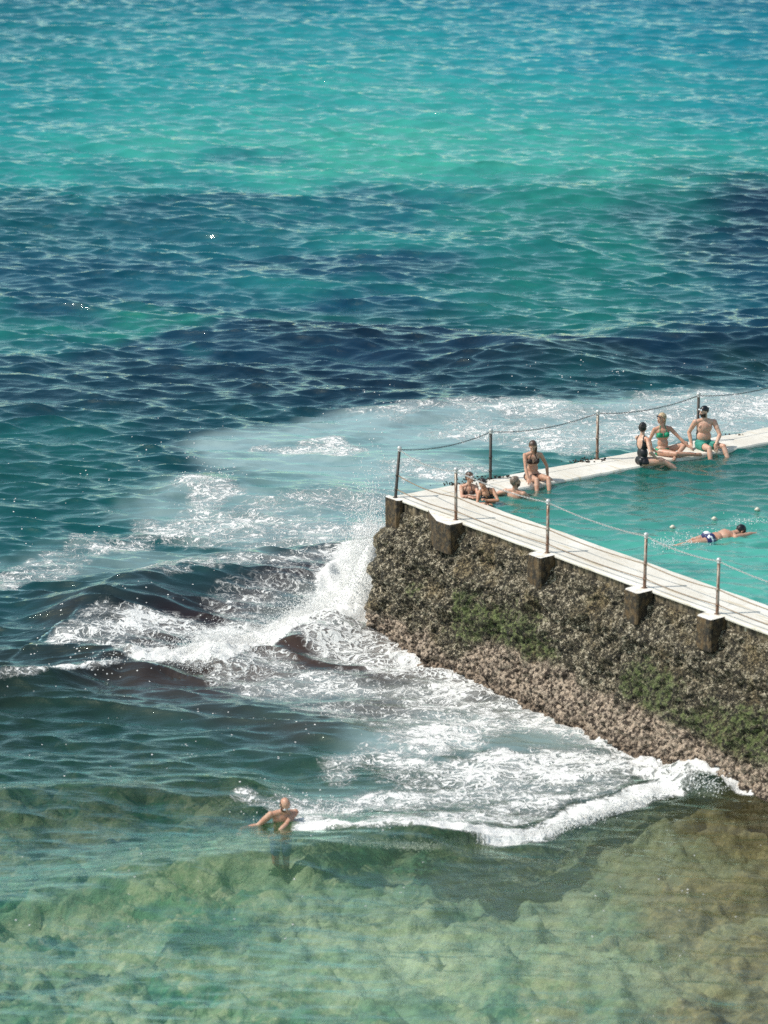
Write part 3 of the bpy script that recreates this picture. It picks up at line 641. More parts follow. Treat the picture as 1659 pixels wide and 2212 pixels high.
def ik(a, t, l1, l2, pole):
    d = t-a; L = np.linalg.norm(d); Lm = (l1+l2)*.995
    if L > Lm: t = a+d*Lm/L; d = t-a; L = Lm
    x = (l1*l1-l2*l2+L*L)/(2*L); h = math.sqrt(max(l1*l1-x*x, 0)); u = d/L; p = pole-u*(pole@u)
    return a+u*x+nrm(p)*h, t
class Person:
    def __init__(s, label, P, face, spine=(0, 0, 1), chest_face=None, look=None, lookup=0., roll=0., k=1.0, male=False, skin=SKIN_WARM,
                 arms=None, legs=None, name='person', waist=1.0):
        s.k = k; P = V(*P); s.P = P; s.prims = []
        s.root = empty(name, P); tag(s.root, label, 'person'); s.skin = skin; s.male = male
        f = nrm(V(face[0], face[1], face[2] if len(face) > 2 else 0)); sp = nrm(V(*spine))
        s.fp = f; s.rp = nrm(np.cross(f, sp)); s.fp = nrm(np.cross(sp, s.rp)) if abs(f@sp) > .2 else f
        cf = nrm(V(*(chest_face or face), 0)[:3] if not (chest_face and len(chest_face) > 2) else V(*chest_face))
        s.rc = nrm(np.cross(cf, sp)); s.fc = nrm(np.cross(sp, s.rc)); s.u = sp
        hip = P+V(0, 0, .10*k); neck = hip+sp*.50*k; s.hip, s.neck = hip, neck; s.chest = hip+sp*.34*k
        sw = (.195 if male else .165)*k; hw = (.095 if male else .10)*k
        lk = nrm(V(*(look or (cf[0], cf[1], 0)))); s.lk = lk
        hu = sp*.35+V(0, 0, 1); hu = nrm(hu-lk*(hu@lk)); 
        if roll: r_ = np.cross(lk, hu); hu = nrm(hu+r_*roll)
        s.hu = hu; s.hr = np.cross(lk, hu); s.head = neck+(sp*.5+hu*.5)*.175*k+lk*.02*k
        # torso
        E = s.ell
        w_ = 1.0 if male else .93
        E('pelvis', hip+sp*.02*k, (.155*w_*k, .105*k, .115*k), s.rp, s.fp, sp)
        E('belly', hip+sp*.15*k+s.fp*.0, ((.140 if male else .118)*waist*k, (.098 if male else .085)*waist*k, .13*k), nrm(s.rp+s.rc), nrm(s.fp+s.fc), sp)
        E('chest', s.chest, (.158*w_*k, (.112 if male else .095)*k, .155*k), s.rc, s.fc, sp)
        E('chest', s.chest+sp*.06*k, (.165*w_*k, .09*k, .09*k), s.rc, s.fc, sp)
        for sg in (1, -1):
            E('chest', s.chest+s.rc*sg*.078*k+s.fc*(.075 if male else .082)*k+sp*(.03 if male else -.005)*k, ((.07, .020, .05) if male else (.052, .042, .052)), s.rc, s.fc, sp)
            E('pelvis', hip+s.rp*sg*.075*k-s.fp*.055*k-sp*.01*k, (.08*k, .075*k, .085*k), s.rp, s.fp, sp)
            s.cap('chest', neck-sp*.005*k, neck+s.rc*sg*sw*.75-sp*.045*k, .048*k, .05*k)
        s.cap('neck', neck-sp*.05*k, s.head-hu*.05*k-lk*.01*k, (.058 if male else .050)*k, (.054 if male else .046)*k)
        s.make_head(k)
        s.hands = []; s.sh = {}
        for sd_, a in (arms or {}).items():
            sg = 1 if sd_ == 'R' else -1
            sh = neck+s.rc*sg*sw-sp*.05*k; s.sh[sd_] = sh
            wr = P+V(*a['w']); el, wr = ik(sh, wr, .29*k, .25*k, V(*a['p']))
            ra, rb, rd = (.052, .043, .030) if male else (.043, .036, .025)
            s.cap('arm', sh, el, ra*k, rb*k*.92); s.cap('arm', sh-nrm(sh-el)*.0, sh+(el-sh)*.5, ra*1.08*k, ra*.98*k)
            s.cap('arm', el, el+(wr-el)*.35, rb*k*.95, rb*k*1.0); s.cap('arm', el+(wr-el)*.3, wr, rb*k, rd*k)
            s.make_hand(wr, nrm(V(*a['d'])) if 'd' in a else nrm(wr-el), V(*a.get('n', (0, 0, -1))), sg, a.get('curl', .4), k)
        for sd_, a in (legs or {}).items():
            sg = 1 if sd_ == 'R' else -1
            hj = hip+s.rp*sg*hw-sp*.03*k
            if 'k' in a:
                kn = hj+nrm(P+V(*a['k'])-hj)*.42*k; an = kn+nrm(P+V(*a['a'])-kn)*.41*k
            else: kn, an = ik(hj, P+V(*a['a']), .42*k, .41*k, V(*a['p']))
            s.cap('thigh', hj, kn, (.082 if male else .085)*k, .052*k); s.cap('thigh', hj+(kn-hj)*.1, hj+(kn-hj)*.6, (.08)*k, .07*k)
            s.cap('shin', kn, kn+(an-kn)*.35, .050*k, .054*k); s.cap('shin', kn+(an-kn)*.33, an, .053*k, .033*k)
            fd = nrm(V(*a.get('f', (0, 0, -1)))); 
            s.cap('foot', an-fd*.04*k, an+fd*.09*k-V(0, 0, .0), .034*k, .034*k); s.cap('foot', an+fd*.05*k, an+fd*.17*k, .036*k, .022*k)
            sw_ = nrm(np.cross(fd, kn-an)); s.cap('foot', an+fd*.08*k+sw_*.018, an+fd*.16*k+sw_*.025, .024*k, .018*k); s.cap('foot', an+fd*.08*k-sw_*.018, an+fd*.15*k-sw_*.025, .024*k, .016*k)
        s.body = s.remesh()
    def ell(s, lab, c, r, ax, ay, az):
        M = np.array([ax*r[0], ay*r[1], az*r[2]]).T; s.prims.append((lab, 'e', c, M, min(r)))
    def cap(s, lab, a, b, ra, rb): s.prims.append((lab, 'c', a, b, ra, rb))
    def make_head(s, k):
        h, f, u, r = s.head, s.lk, s.hu, s.hr; E = s.ell
        E('head', h+u*.02*k-f*.012*k, (.074*k, .094*k, .092*k), r, f, u)
        E('head', h-u*.035*k+f*.028*k, (.056*k, .062*k, .075*k), r, f, u)
        E('head', h-u*.085*k+f*.055*k, (.028*k, .026*k, .024*k), r, f, u)
        s.cap('nose', h+f*.082*k+u*.005*k, h+f*.104*k-u*.032*k, .009*k, .014*k)
        s.cap('head', h+f*.076*k+u*.018*k-r*.035*k, h+f*.076*k+u*.018*k+r*.035*k, .012*k, .012*k)
        s.cap('head', h+f*.078*k-u*.060*k-r*.016*k, h+f*.078*k-u*.060*k+r*.016*k, .010*k, .010*k)
        for sg in (1, -1): E('ear', h+r*sg*.074*k-u*.012*k-f*.008*k, (.012*k, .018*k, .030*k), r, f, u)
    def make_hand(s, wr, d, n, sg, curl, k):
        n = nrm(n-d*(n@d)); sd = np.cross(d, n)      # n points out of the palm
        th = -sd*sg
        s.ell('hand', wr+d*.045*k, (.040*k, .052*k, .016*k), sd, d, n); s.cap('hand', wr, wr+d*.03*k, .026*k, .024*k)
        for i, (o, L) in enumerate(((.030, .070), (.0105, .080), (-.0105, .074), (-.030, .058))):
            b = wr+d*.080*k+th*o*k; sp = nrm(d+th*o*4); q = b
            for j, fr in enumerate((.45, .32, .23)):
                a = curl*(j+.5)*.75; dir_ = sp*math.cos(a)+n*math.sin(a); e = q+dir_*L*fr*k; s.cap('hand', q, e, (.0092-.0008*j)*k, (.0086-.0008*j)*k); q = e
        b = wr+d*.022*k+th*.026*k; d1 = nrm(d*.7+th*.8+n*.25); e = b+d1*.04*k; s.cap('hand', b, e, .013*k, .011*k); s.cap('hand', e, e+nrm(d+th*.2+n*.35)*.03*k, .0105*k, .009*k)
    def sdf(s, p):
        best = np.full(len(p), 9.); lab = np.zeros(len(p), int); labs = []
        for i, q in enumerate(s.prims):
            labs.append(q[0])
            if q[1] == 'e':
                l = np.linalg.solve(q[3], (p-q[2]).T).T; d = (np.linalg.norm(l, axis=1)-1)*q[4]
            else:
                a, b = q[2], q[3]; ab = b-a; t = np.clip(((p-a)@ab)/(ab@ab+1e-12), 0, 1); d = np.linalg.norm(p-(a+t[:, None]*ab), axis=1)-(q[4]+(q[5]-q[4])*t)
            m = d < best; best[m] = d[m]; lab[m] = i
        s.labs = np.array(labs); return s.labs[lab]
    def remesh(s):
        mb = MB()
        for q in s.prims:
            if q[1] == 'e': mb.ell(q[2], q[3], 20, 14)
            else:
                a, b, ra, rb = q[2:]; d = nrm(b-a); x = nrm(np.cross(d, V(.3, .5, .8))); y = np.cross(d, x); vs = []; n = 14
                prof = [(-math.sin(t)*ra, math.cos(t)*ra, 0) for t in (1.5, 1.1, .7, .35, 0)]+[(math.sin(t)*rb, math.cos(t)*rb, 1) for t in (0, .35, .7, 1.1, 1.5)]
                for o, r, e in prof:
                    c = (b if e else a)+d*o; vs += [c+r*(math.cos(w)*x+math.sin(w)*y) for w in np.arange(n)*2*math.pi/n]
                m = len(prof); mb.add(vs, [(i*n+j, i*n+(j+1) % n, (i+1)*n+(j+1) % n, (i+1)*n+j) for i in range(m-1) for j in range(n)]+[tuple(range(n))[::-1], tuple(range((m-1)*n, m*n))])
        o = mb.build('tmp', None)
        r = o.modifiers.new('r', 'REMESH'); r.mode = 'VOXEL'; r.voxel_size = .0062; sm = o.modifiers.new('s', 'SMOOTH'); sm.factor = .5; sm.iterations = 3
        dg = bpy.context.evaluated_depsgraph_get(); me = bpy.data.meshes.new_from_object(o.evaluated_get(dg))
        bpy.data.objects.remove(o); nv = len(me.vertices); co = np.empty(nv*3, np.float32); me.vertices.foreach_get('co', co); co = co.reshape(-1, 3).astype(float)
        no = np.empty(nv*3, np.float32); me.vertex_normals.foreach_get('vector', no); s.no = no.reshape(-1, 3).astype(float)
        s.co = co; s.lab = s.sdf(co); lv = np.empty(len(me.loops), np.int32); me.loops.foreach_get('vertex_index', lv); s.lt = np.empty(len(me.polygons), np.int32); me.polygons.foreach_get('loop_total', s.lt)
        s.faces = [f for f in np.split(lv, np.cumsum(s.lt)[:-1])]
        me.vertices.foreach_set('co', (co-s.P).astype(np.float32).ravel()); me.polygons.foreach_set('use_smooth', np.ones(len(me.polygons), bool)); me.update()
        me.name = 'body'; me.materials.clear(); me.materials.append(s.skin); b = bpy.data.objects.new('body', me); COL.objects.link(b); b.parent = s.root
        return b
    def wear(s, name, pred, off, mat, parent=None, noise=0.0, label=None):
        ok = pred; vs = s.co+s.no*(off if np.isscalar(off) else off[:, None])
        if noise: vs = vs+s.no*((vnoise(s.co[:, 0]*40+s.co[:, 1]*30, s.co[:, 2]*25, 3)-.5)*noise)[:, None]
        fs = [f for f in s.faces if ok[f].all()]
        if not fs: return None
        us = np.unique(np.concatenate(fs)); mp = {int(a): i for i, a in enumerate(us)}
        # inner surface too, so that the cloth has thickness
        n = len(us); vi = s.co[us]+s.no[us]*(-.002); fo = [tuple(mp[int(i)] for i in f) for f in fs]
        edges = {}
        for f in fo:
            for i in range(len(f)):
                e = (f[i], f[(i+1) % len(f)]); edges[e] = 1
        rim = [(a, a+n, b+n, b) for (a, b) in edges if (b, a) not in edges]
        o = mesh_obj(name, np.concatenate([vs[us], vi]), fo+rim, mat, parent or s.root, True)
        if label: o['label'] = label
        return o
    def loc(s, part='chest'):
        if part == 'head': h = s.co-s.head; return h@s.hr/s.k, h@s.lk/s.k, h@s.hu/s.k
        if part == 'chest': h = s.co-s.chest; return h@s.rc/s.k, h@s.fc/s.k, h@s.u/s.k
        h = s.co-s.hip; return h@s.rp/s.k, h@s.fp/s.k, h@s.u/s.k
    def isl(s, *n): return np.isin(s.lab, n)
    def hair(s, mat, style='short', line=.035, name='hair'):
        x, y, z = s.loc('head'); b = z > (.055-(y < .03)*.0)-np.clip((.045-y)*1.15, -.02, .17)
        b &= s.isl('head', 'neck', 'chest') & (z > -.085) & ((s.lab != 'chest') | (z > -.05))
        b &= ~((y > -.03) & (z < -.01))
        th = .014 if style != 'bald' else .004
        if style == 'bald': b = s.isl('head') & (z < .045) & (z > -.06) & (y < .02)
        o = s.wear(name, b, th, mat, None, .006); return o
    def face(s):
        h, f, u, r, k = s.head, s.lk, s.hu, s.hr, s.k
        for sg in (1, -1):
            mb = MB(); mb.ell(h+f*.083*k+u*.002*k+r*sg*.031*k, np.array([r*.012, f*.008, u*.006]).T*k, 10, 6); mb.build('eye', EYE, s.root, True)
        mb = MB(); mb.ell(h+f*.0865*k-u*.058*k, np.array([r*.022, f*.006, u*.008]).T*k, 10, 6); mb.build('mouth', LIP, s.root, True)
    def goggles(s, up=.045, lens=(.02, .02, .025), strap=(.02, .02, .02)):
        h, f, u, r, k = s.head, s.lk, s.hu, s.hr, s.k; c = h+u*up*k-f*.01*k; pts = []
        for t in np.arange(25)*2*math.pi/24: pts.append(c+r*math.cos(t)*.080*k+f*math.sin(t)*.102*k)
        mb = MB(); mb.tube(pts, .006, 6, False); g = mb.build('goggles', cloth('goggle_strap', strap), s.root, True)
        for sg in (1, -1):
            mb = MB(); mb.ell(c+f*.098*k+r*sg*.034*k, np.array([r*.028, f*.014, u*.019]).T*k, 12, 8); mb.build('lens', mat_plain('goggle_lens', (.75, .78, .8) if lens == 'pale' else lens, .1, .1), g, True)
def tube_part(p, name, pts, r, mat): mb = MB(); mb.tube(pts, r, 8); return mb.build(name, mat, p.root, True)

# 1 young woman in dark bikini seated on the far walkway, feet in the water, head bowed
S0 = U(1150, 1036, 3.0)
p = Person('person in a dark brown bikini sitting alone on the pool edge with head bowed', S0+V(0, 0, .0), (.12, -1), (0.0, -.10, 1), look=(-.1, -1, -.55), k=1.06, skin=SKIN_WARM,
    arms={'R': dict(w=(-.10, -.40, .10), p=(-.8, .5, .1), d=(.15, -.9, -.3), curl=.5), 'L': dict(w=(.34, .02, .05), p=(.6, .3, 0), d=(.4, -.5, -.2), curl=.3)},
    legs={'R': dict(k=(.12, -.50, .12), a=(.08, -.70, -.30), f=(0, -.8, -.5)), 'L': dict(k=(.38, -.42, .13), a=(.36, -.62, -.28), f=(.1, -.8, -.5))})
x, y, z = p.loc('chest'); xp, yp, zp = p.loc('hip')
DKB = cloth('dark_brown_swim_fabric', (.035, .018, .014))
p.wear('bikini_top', p.isl('chest') & (((np.abs(np.abs(x)-.075) < .058) & (np.abs(z+.01) < .055) & (y > .03) & (np.abs(x) > .02)) | ((np.abs(z+.045) < .012)) | ((np.abs(np.abs(x)-.09+np.clip(z, 0, .2)*.35) < .010) & (z > .02) & (y > 0))), .005, DKB)
p.wear('bikini_bottom', p.isl('pelvis', 'thigh', 'belly') & (zp < .055) & (np.abs(xp) < .19) & (yp < .13) & ((p.lab != 'thigh') | (yp < .05+.0*xp) & (zp < .04)), .005, DKB)
p.hair(HAIR_BR); p.face(); h = p.head
tube_part(p, 'wet_hair_length', [h-p.lk*.05+p.hu*.02+p.hr*-.06, h-p.hu*.06-p.hr*.075, h-p.hu*.14-p.hr*.07+p.lk*.03, h-p.hu*.2-p.hr*.06+p.lk*.05], [.03, .028, .02, .008], HAIR_BR)

# 2 bearded man in the water seen from behind
S0 = U(1112, 1072, PWZ)
p = Person('bearded person standing in the pool with bare back turned, below the seated brown bikini', S0+V(0, 0, -.50), (.45, .9), (.0, -.05, 1), look=(.95, .30, .12), k=1.08, male=True, skin=SKIN_WARM,
    arms={'R': dict(w=(.42, .25, .34), p=(.5, -.6, -.6), d=(.6, .7, 0)), 'L': dict(w=(-.30, .35, .52), p=(-.9, -.3, -.3), d=(.6, .5, 0))},
    legs={'R': dict(k=(.10, .10, -.3), a=(.10, .0, -.7), f=(.4, .9, 0)), 'L': dict(k=(-.1, .14, -.3), a=(-.1, .04, -.7), f=(.4, .9, 0))})
xp, yp, zp = p.loc('hip'); p.wear('swim_shorts', p.isl('pelvis', 'thigh') & (zp < .08) & (zp > -.3), .008, cloth('navy_shorts_fabric', (.01, .015, .04)))
p.hair(HAIR_GR); p.face(); x, y, z = p.loc('head'); p.wear('beard', p.isl('head', 'neck') & (z < -.04) & (y > .01) & (z > -.13), .010, HAIR_BR, None, .006)

# 3 woman leaning on the walkway, left of the pair
S0 = U(1010, 1073, PWZ)
p = Person('person with wet brown hair upright at the pool corner, forearms on the walkway', S0+V(.02, .10, -.34), (-.05, -1), (.02, -.10, 1), look=(.80, -.62, .02), k=1.0, skin=SKIN_WARM,
    arms={'R': dict(w=(.05, -.44, .42), p=(-1.0, -.1, -.6), d=(.95, -.1, .0), n=(0, 0, -1), curl=.3), 'L': dict(w=(-.02, -.38, .44), p=(1.0, -.1, -.6), d=(-.95, -.15, 0), n=(0, 0, -1), curl=.3)},
    legs={'R': dict(k=(-.1, .20, -.35), a=(-.1, .5, -.55), f=(0, .8, -.5)), 'L': dict(k=(.1, .2, -.35), a=(.1, .5, -.55), f=(0, .8, -.5))})
x, y, z = p.loc('chest'); xp, yp, zp = p.loc('hip')
p.wear('bikini_top', p.isl('chest') & (((np.abs(np.abs(x)-.075) < .056) & (np.abs(z+.01) < .055) & (y > .03)) | (np.abs(z+.045) < .012) | ((np.abs(np.abs(x)-.09+np.clip(z, 0, .2)*.3) < .010) & (z > .02))), .005, DKB)
p.wear('bikini_bottom', p.isl('pelvis', 'thigh') & (zp < .06) & (zp > -.06), .005, DKB)
p.hair(HAIR_BR); p.face(); p.goggles(.035, 'pale', (.6, .6, .58))

# 4 woman beside her, head bowed, elbows on the walkway
S0 = U(1044, 1088, PWZ)
p = Person('person with black wet hair leaning at the walkway edge, one hand held to the mouth', S0+V(.22, .16, -.22), (-.75, -.66), (-.42, -.34, 1), chest_face=(-.35, -.9), look=(-.25, -.85, -.42), k=1.0, skin=SKIN_TAN,
    arms={'R': dict(w=(-.16, -.40, .29), p=(-.7, -.3, -1), d=(.85, -.3, .0), curl=.4), 'L': dict(w=(-.16, -.38, .36), p=(.9, -.7, -.6), d=(-.6, -.4, .4), curl=.9)},
    legs={'R': dict(k=(.35, .2, -.10), a=(.7, .35, -.25), f=(.7, .4, -.4)), 'L': dict(k=(.4, .1, -.10), a=(.75, .25, -.2), f=(.7, .4, -.4))})
x, y, z = p.loc('chest'); xp, yp, zp = p.loc('hip'); BLK = cloth('black_swim_fabric', (.006, .007, .010), .4)
p.wear('bikini_top', p.isl('chest', 'belly') & (((np.abs(np.abs(x)-.075) < .056) & (np.abs(z+.01) < .055) & (y > .03)) | (np.abs(z+.045) < .035) | ((np.abs(np.abs(x)-.09) < .012) & (z > -.03))), .005, BLK)
p.wear('bikini_bottom', p.isl('pelvis', 'thigh') & (zp < .06) & (zp > -.06), .005, BLK)
p.hair(HAIR_DK); p.face()

# 5 woman in black one-piece, back to the sea side
S0 = U(1390, 1005, 3.0)
p = Person('person in a black one-piece swimsuit with dark hair bun, seated back turned on the edge', S0+V(-.02, .04, 0), (1, .30), (-.02, .08, 1), chest_face=(.80, .60), look=(.35, .93, -.05), k=1.08, skin=SKIN_FAIR, waist=1.15,
    arms={'R': dict(w=(.30, -.20, .20), p=(-.2, -.8, -.2), d=(.9, .2, -.15), n=(0, 0, -1), curl=.3), 'L': dict(w=(.34, .32, .2), p=(0, .8, 0), d=(.8, .2, -.1), curl=.3)},
    legs={'R': dict(k=(.46, -.06, .08), a=(.78, -.02, -.12), f=(.9, 0, -.5)), 'L': dict(k=(.46, .14, .08), a=(.78, .16, -.12), f=(.9, .1, -.5))})
x, y, z = p.loc('chest'); xp, yp, zp = p.loc('hip')
lowback = np.where(y < 0, z < -.07-.02*(np.abs(x) < .03)+np.clip(np.abs(x)-.05, 0, .1)*2.2, z < .05)
strap = p.isl('chest', 'neck') & (np.abs(np.abs(x)-.10+np.clip(z-.08, 0, .1)*.2) < .018) & (z > -.05)
p.wear('one_piece_swimsuit', (p.isl('chest', 'belly') & lowback) | (p.isl('pelvis') & (zp > -.2)) | (p.isl('thigh') & (zp > -.06) & (yp < .07)) | strap, .006, BLK)
p.hair(HAIR_DK); p.face(); mb = MB(); mb.ell(p.head-p.lk*.075+p.hu*.085, np.array([p.hr*.045, p.lk*.045, p.hu*.038]).T, 14, 10); mb.build('hair_bun', HAIR_DK, p.root, True)

# 6 woman in green bikini, cross legged, turning to her friend
S0 = U(1432, 982, 3.0)
GRN = cloth('green_swim_fabric', (.0, .27, .13))
p = Person('person in a green bikini with pale hair and goggles on the forehead, sitting cross legged', S0+V(0, 0, .0), (.45, -.9), (-.05, .06, 1), chest_face=(.15, -1), look=(-.78, -.60, .05), k=1.08, skin=SKIN_WARM,
    arms={'R': dict(w=(-.24, .02, .06), p=(-.5, .6, 0), d=(-.2, -.7, -.15), curl=.2), 'L': dict(w=(.56, -.12, .22), p=(.3, .6, -.5), d=(.85, -.3, -.35), curl=.7)},
    legs={'R': dict(k=(.32, -.34, .10), a=(.66, -.16, .05), f=(.8, .25, -.1)), 'L': dict(k=(.52, .0, .26), a=(.30, -.22, .06), f=(-.2, -.9, -.1))})
x, y, z = p.loc('chest'); xp, yp, zp = p.loc('hip')
p.wear('bikini_top', p.isl('chest') & (((np.abs(np.abs(x)-.072) < .062) & (np.abs(z+.005) < .058-.25*np.abs(np.abs(x)-.075)) & (y > .03)) | (np.abs(z+.045) < .014) | ((np.abs(np.abs(x)-.085+np.clip(z, 0, .2)*.2) < .009) & (z > .02))), .006, GRN)
p.wear('bikini_bottom', p.isl('pelvis', 'thigh', 'belly') & (zp < .05) & (np.abs(xp) < .19) & ((p.lab != 'thigh') | (yp < .045)), .006, GRN)
p.hair(HAIR_BL); p.face(); p.goggles(.05, (.03, .03, .04), (.02, .02, .02)); h = p.head
tube_part(p, 'ponytail', [h-p.lk*.08+p.hu*.01, h-p.lk*.11-p.hu*.07, h-p.lk*.10-p.hu*.15, h-p.lk*.08-p.hu*.2], [.025, .028, .02, .008], HAIR_BL)

# 7 man in green shorts
S0 = U(1520, 968, 3.0)
p = Person('bearded person in teal green swim shorts and dark swim cap sitting before the dark post', S0+V(.0, 0, .0), (.35, -.95), (.02, .02, 1), chest_face=(.12, -1), look=(-.85, -.52, -.10), k=1.12, male=True, skin=SKIN_FAIR, waist=1.08,
    arms={'R': dict(w=(-.28, -.02, .10), p=(-.5, .7, 0), d=(-.2, -.8, -.1), curl=.2), 'L': dict(w=(.25, -.30, .17), p=(.9, .5, 0), d=(0, -.4, -.9), n=(0, 1, 0), curl=.3)},
    legs={'R': dict(k=(.10, -.50, .13), a=(.12, -.68, -.28), f=(.1, -.9, -.3)), 'L': dict(k=(.46, -.34, .13), a=(.56, -.52, -.25), f=(.4, -.8, -.3))})
xp, yp, zp = p.loc('hip'); SH = cloth('teal_green_shorts_fabric', (.03, .25, .19))
th_ = p.isl('thigh') & ((p.co-p.hip)@nrm(V(.4, -.9, 0)) < .25)
p.wear('swim_shorts', (p.isl('pelvis', 'belly') & (zp < .09)) | th_, .014, SH, None, .012)
x, y, z = p.loc('head'); p.wear('swim_cap', p.isl('head') & (z > .035-np.clip((.04-y)*.6, 0, .06)), .007, BLK); p.goggles(.05, 'pale', (.02, .02, .02)); p.face()
p.wear('beard', p.isl('head', 'neck') & (z < -.035) & (y > .0) & (z > -.12), .008, HAIR_DK, None, .006)

# 8 swimmer in the pool, face down, body along the surface
hp = U(1531, 1163, PWZ); nk = U(1583, 1146, PWZ); dr = nrm(V(.90, .44, 0))
def lay(P, dr): return P
class Lying(Person): pass
p = Person('person in dark blue patterned briefs and black cap swimming face down in the pool', hp+V(0, 0, -.135), (0, 0, -1), (dr[0], dr[1], .07), chest_face=(0, 0, -1), look=(dr[0]*.55, dr[1]*.55, -.8), k=1.16, male=True, skin=SKIN_WARM,
    arms={'R': dict(w=tuple(dr*1.15+V(.1, .0, .10)), p=(.3, -.5, .6), d=(dr[0], dr[1], .05), n=(0, 0, -1), curl=.1), 'L': dict(w=(dr[0]*.75-.1, dr[1]*.75+.45, -.25), p=(0, .8, .4), d=(dr[0], dr[1], -.6), curl=.2)},
    legs={'R': dict(k=tuple(-dr*.45+V(0, -.08, .10)), a=tuple(-dr*.9+V(0, -.10, .085)), f=tuple(-dr+V(0, 0, -.1))), 'L': dict(k=tuple(-dr*.45+V(0, .08, .08)), a=tuple(-dr*.9+V(0, .06, .05)), f=tuple(-dr+V(0, 0, -.1)))})
def mat_pattern():
    m = NM('patterned_swim_fabric'); a = m.noise(8, 3, m.pos(), .6)
    return m.end(m.bsdf(m.mix(m.ss(a, .42, .45), (.75, .76, .78), (.02, .025, .11)), .5))
xp, yp, zp = p.loc('hip'); p.wear('swim_briefs', p.isl('pelvis', 'thigh', 'belly') & (zp < .07) & (zp > -.12), .006, mat_pattern())
x, y, z = p.loc('head'); p.wear('swim_cap', p.isl('head') & (z > .0-np.clip((.04-y)*.8, 0, .08)), .007, BLK); p.goggles(.0, (.02, .02, .02)); p.face()
# 9 swimmer in the sea
S0 = U(606, 1770, .12)
p = Person('balding person with pale goggles and shaded face, chest deep in the foaming sea', S0+V(0, .12, -.46), (.25, -1), (.10, -.42, 1), look=(.35, -.80, -.62), k=1.2, male=True, skin=SKIN_WARM,
    arms={'R': dict(w=(-.72, -.30, .34), p=(0, .4, -1), d=(-.4, -.8, -.4), curl=.3), 'L': dict(w=(-.12, -.72, .32), p=(.9, -.5, .1), d=(-.9, -.3, -.1), curl=.3)},
    legs={'R': dict(k=(-.1, -.1, -.35), a=(-.1, .2, -.7), f=(0, -.9, -.3)), 'L': dict(k=(.1, -.1, -.35), a=(.1, .2, -.7), f=(0, -.9, -.3))})
xp, yp, zp = p.loc('hip'); p.wear('swim_shorts', p.isl('pelvis', 'thigh') & (zp < .08) & (zp > -.25), .008, cloth('grey_blue_shorts_fabric', (.15, .2, .35)))
p.hair(HAIR_DK, 'bald'); p.goggles(.0, 'pale', (.02, .02, .02)); x, y, z = p.loc('head'); p.wear('beard', p.isl('head', 'neck') & (z < -.045) & (y > .0) & (z > -.12), .007, HAIR_DK, None, .005)

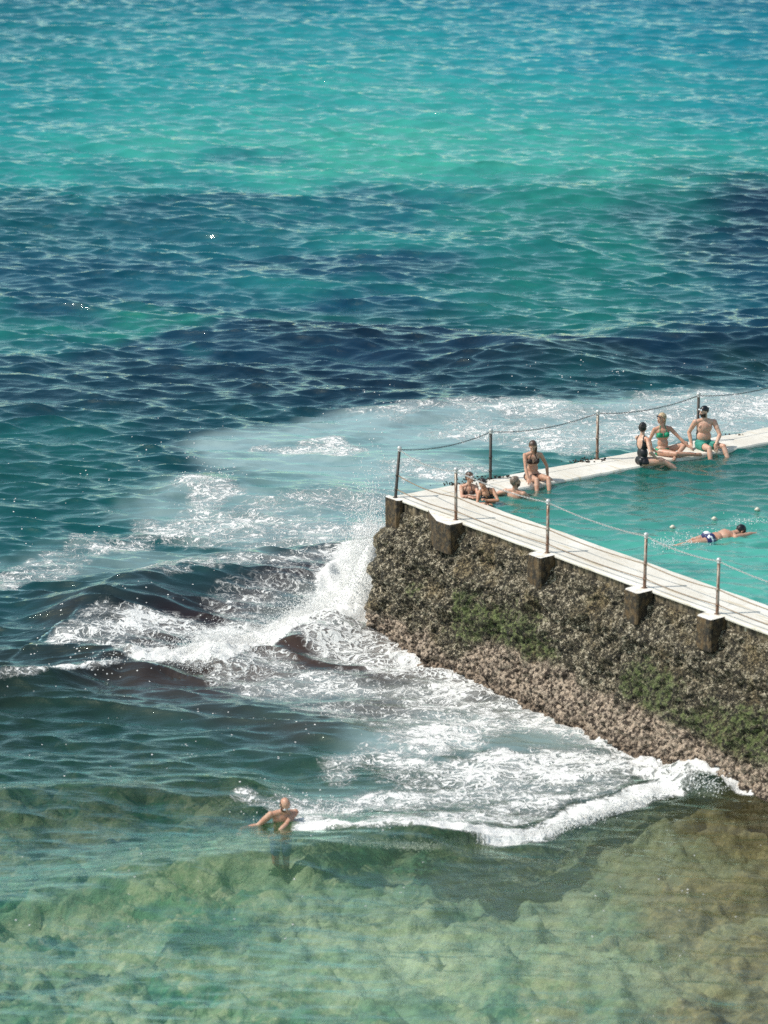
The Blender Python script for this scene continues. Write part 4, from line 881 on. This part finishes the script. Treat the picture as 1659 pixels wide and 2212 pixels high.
# ------------------------------------------------------------------ flying spray (droplets)
def spray(name, samplers, label):
    oct_v = np.array([[1, 0, 0], [-1, 0, 0], [0, 1, 0], [0, -1, 0], [0, 0, 1], [0, 0, -1]], float)
    oct_f = np.array([[0, 2, 4], [2, 1, 4], [1, 3, 4], [3, 0, 4], [2, 0, 5], [1, 2, 5], [3, 1, 5], [0, 3, 5]])
    P = np.concatenate([q[0] for q in samplers]); R = np.concatenate([q[1] for q in samplers]); n = len(P)
    v = P[:, None]+oct_v[None]*R[:, None, None]*rng.uniform(.7, 1.3, (n, 6, 1)); f = (oct_f[None]+np.arange(n)[:, None, None]*6).reshape(-1, 3)
    m = NM('white_spray'); o = mesh_obj(name, v.reshape(-1, 3), f, m.end(m.bsdf((.80, .80, .78), .45)), None, True); return tag(o, label, 'spray', kind='stuff')
def plume(pts, n, r, h, rad=(.006, .018), seed=1):
    g = np.random.default_rng(seed); pw = [U(u, v, 0) for u, v in pts]; L = [np.linalg.norm(b-a) for a, b in zip(pw[:-1], pw[1:])]; t = g.uniform(0, sum(L), n); out = np.zeros((n, 3))
    c = np.cumsum([0]+L); i = np.clip(np.searchsorted(c, t)-1, 0, len(L)-1)
    for k in range(len(L)): m = i == k; out[m] = pw[k]+(pw[k+1]-pw[k])*((t[m]-c[k])/L[k])[:, None]
    cl = vnoise(out[:, 0]*3, out[:, 1]*3, seed)
    out[:, 0] += g.normal(0, r, n); out[:, 1] += g.normal(0, r, n); out[:, 2] = np.abs(g.normal(0, 1, n))**1.2*h*(.4+1.2*cl); return out, g.uniform(*rad, n)**1
def pool_splash():
    g = np.random.default_rng(5); out = []
    for (u, v, n, r) in ((1440, 1180, 170, .22), (1480, 1172, 130, .25), (1600, 1132, 70, .2), (1530, 1156, 60, .2), (1645, 1130, 30, .1)):
        c = U(u, v, PWZ); p_ = np.stack([c[0]+g.normal(0, r, n), c[1]+g.normal(0, r, n), PWZ+np.abs(g.normal(.02, .05, n))], -1); out.append((p_, g.uniform(.005, .014, n)))
    return out
spray('pool_splash', pool_splash(), 'small white splash around the swimmer in the pool')
spray('sea_spray', [plume([(780, 1345), (800, 1270)], 24000, .26, .70, (.004, .016), 1), plume([(795, 1250), (815, 1215)], 3500, .30, .75, (.006, .018), 21), plume([(640, 1360), (760, 1320)], 16000, .36, .24, (.004, .013), 2), plume([(380, 1425), (640, 1370)], 14000, .36, .15, (.004, .013), 3),
    plume([(350, 1440), (430, 1450), (520, 1432)], 3500, .10, .12, (.004, .013), 4), plume([(0, 1485), (120, 1474), (260, 1444)], 1600, .10, .10, (.006, .018), 5),
    plume([(670, 1805), (900, 1832), (1160, 1808), (1340, 1745), (1440, 1720)], 7000, .10, .06, (.006, .016), 6), plume([(1450, 1690), (1540, 1718), (1600, 1690)], 3500, .12, .10, (.007, .018), 7),
    plume([(530, 1740), (600, 1730)], 260, .35, .05, (.008, .02), 8), plume([(660, 1750), (760, 1780)], 400, .35, .05, (.008, .02), 9),
    plume([(400, 1060), (480, 1050)], 800, .3, .1, (.006, .018), 10), plume([(830, 1200), (815, 1150)], 800, .2, .3, (.006, .015), 11)], 'white spray thrown up where the waves break against the sea wall')
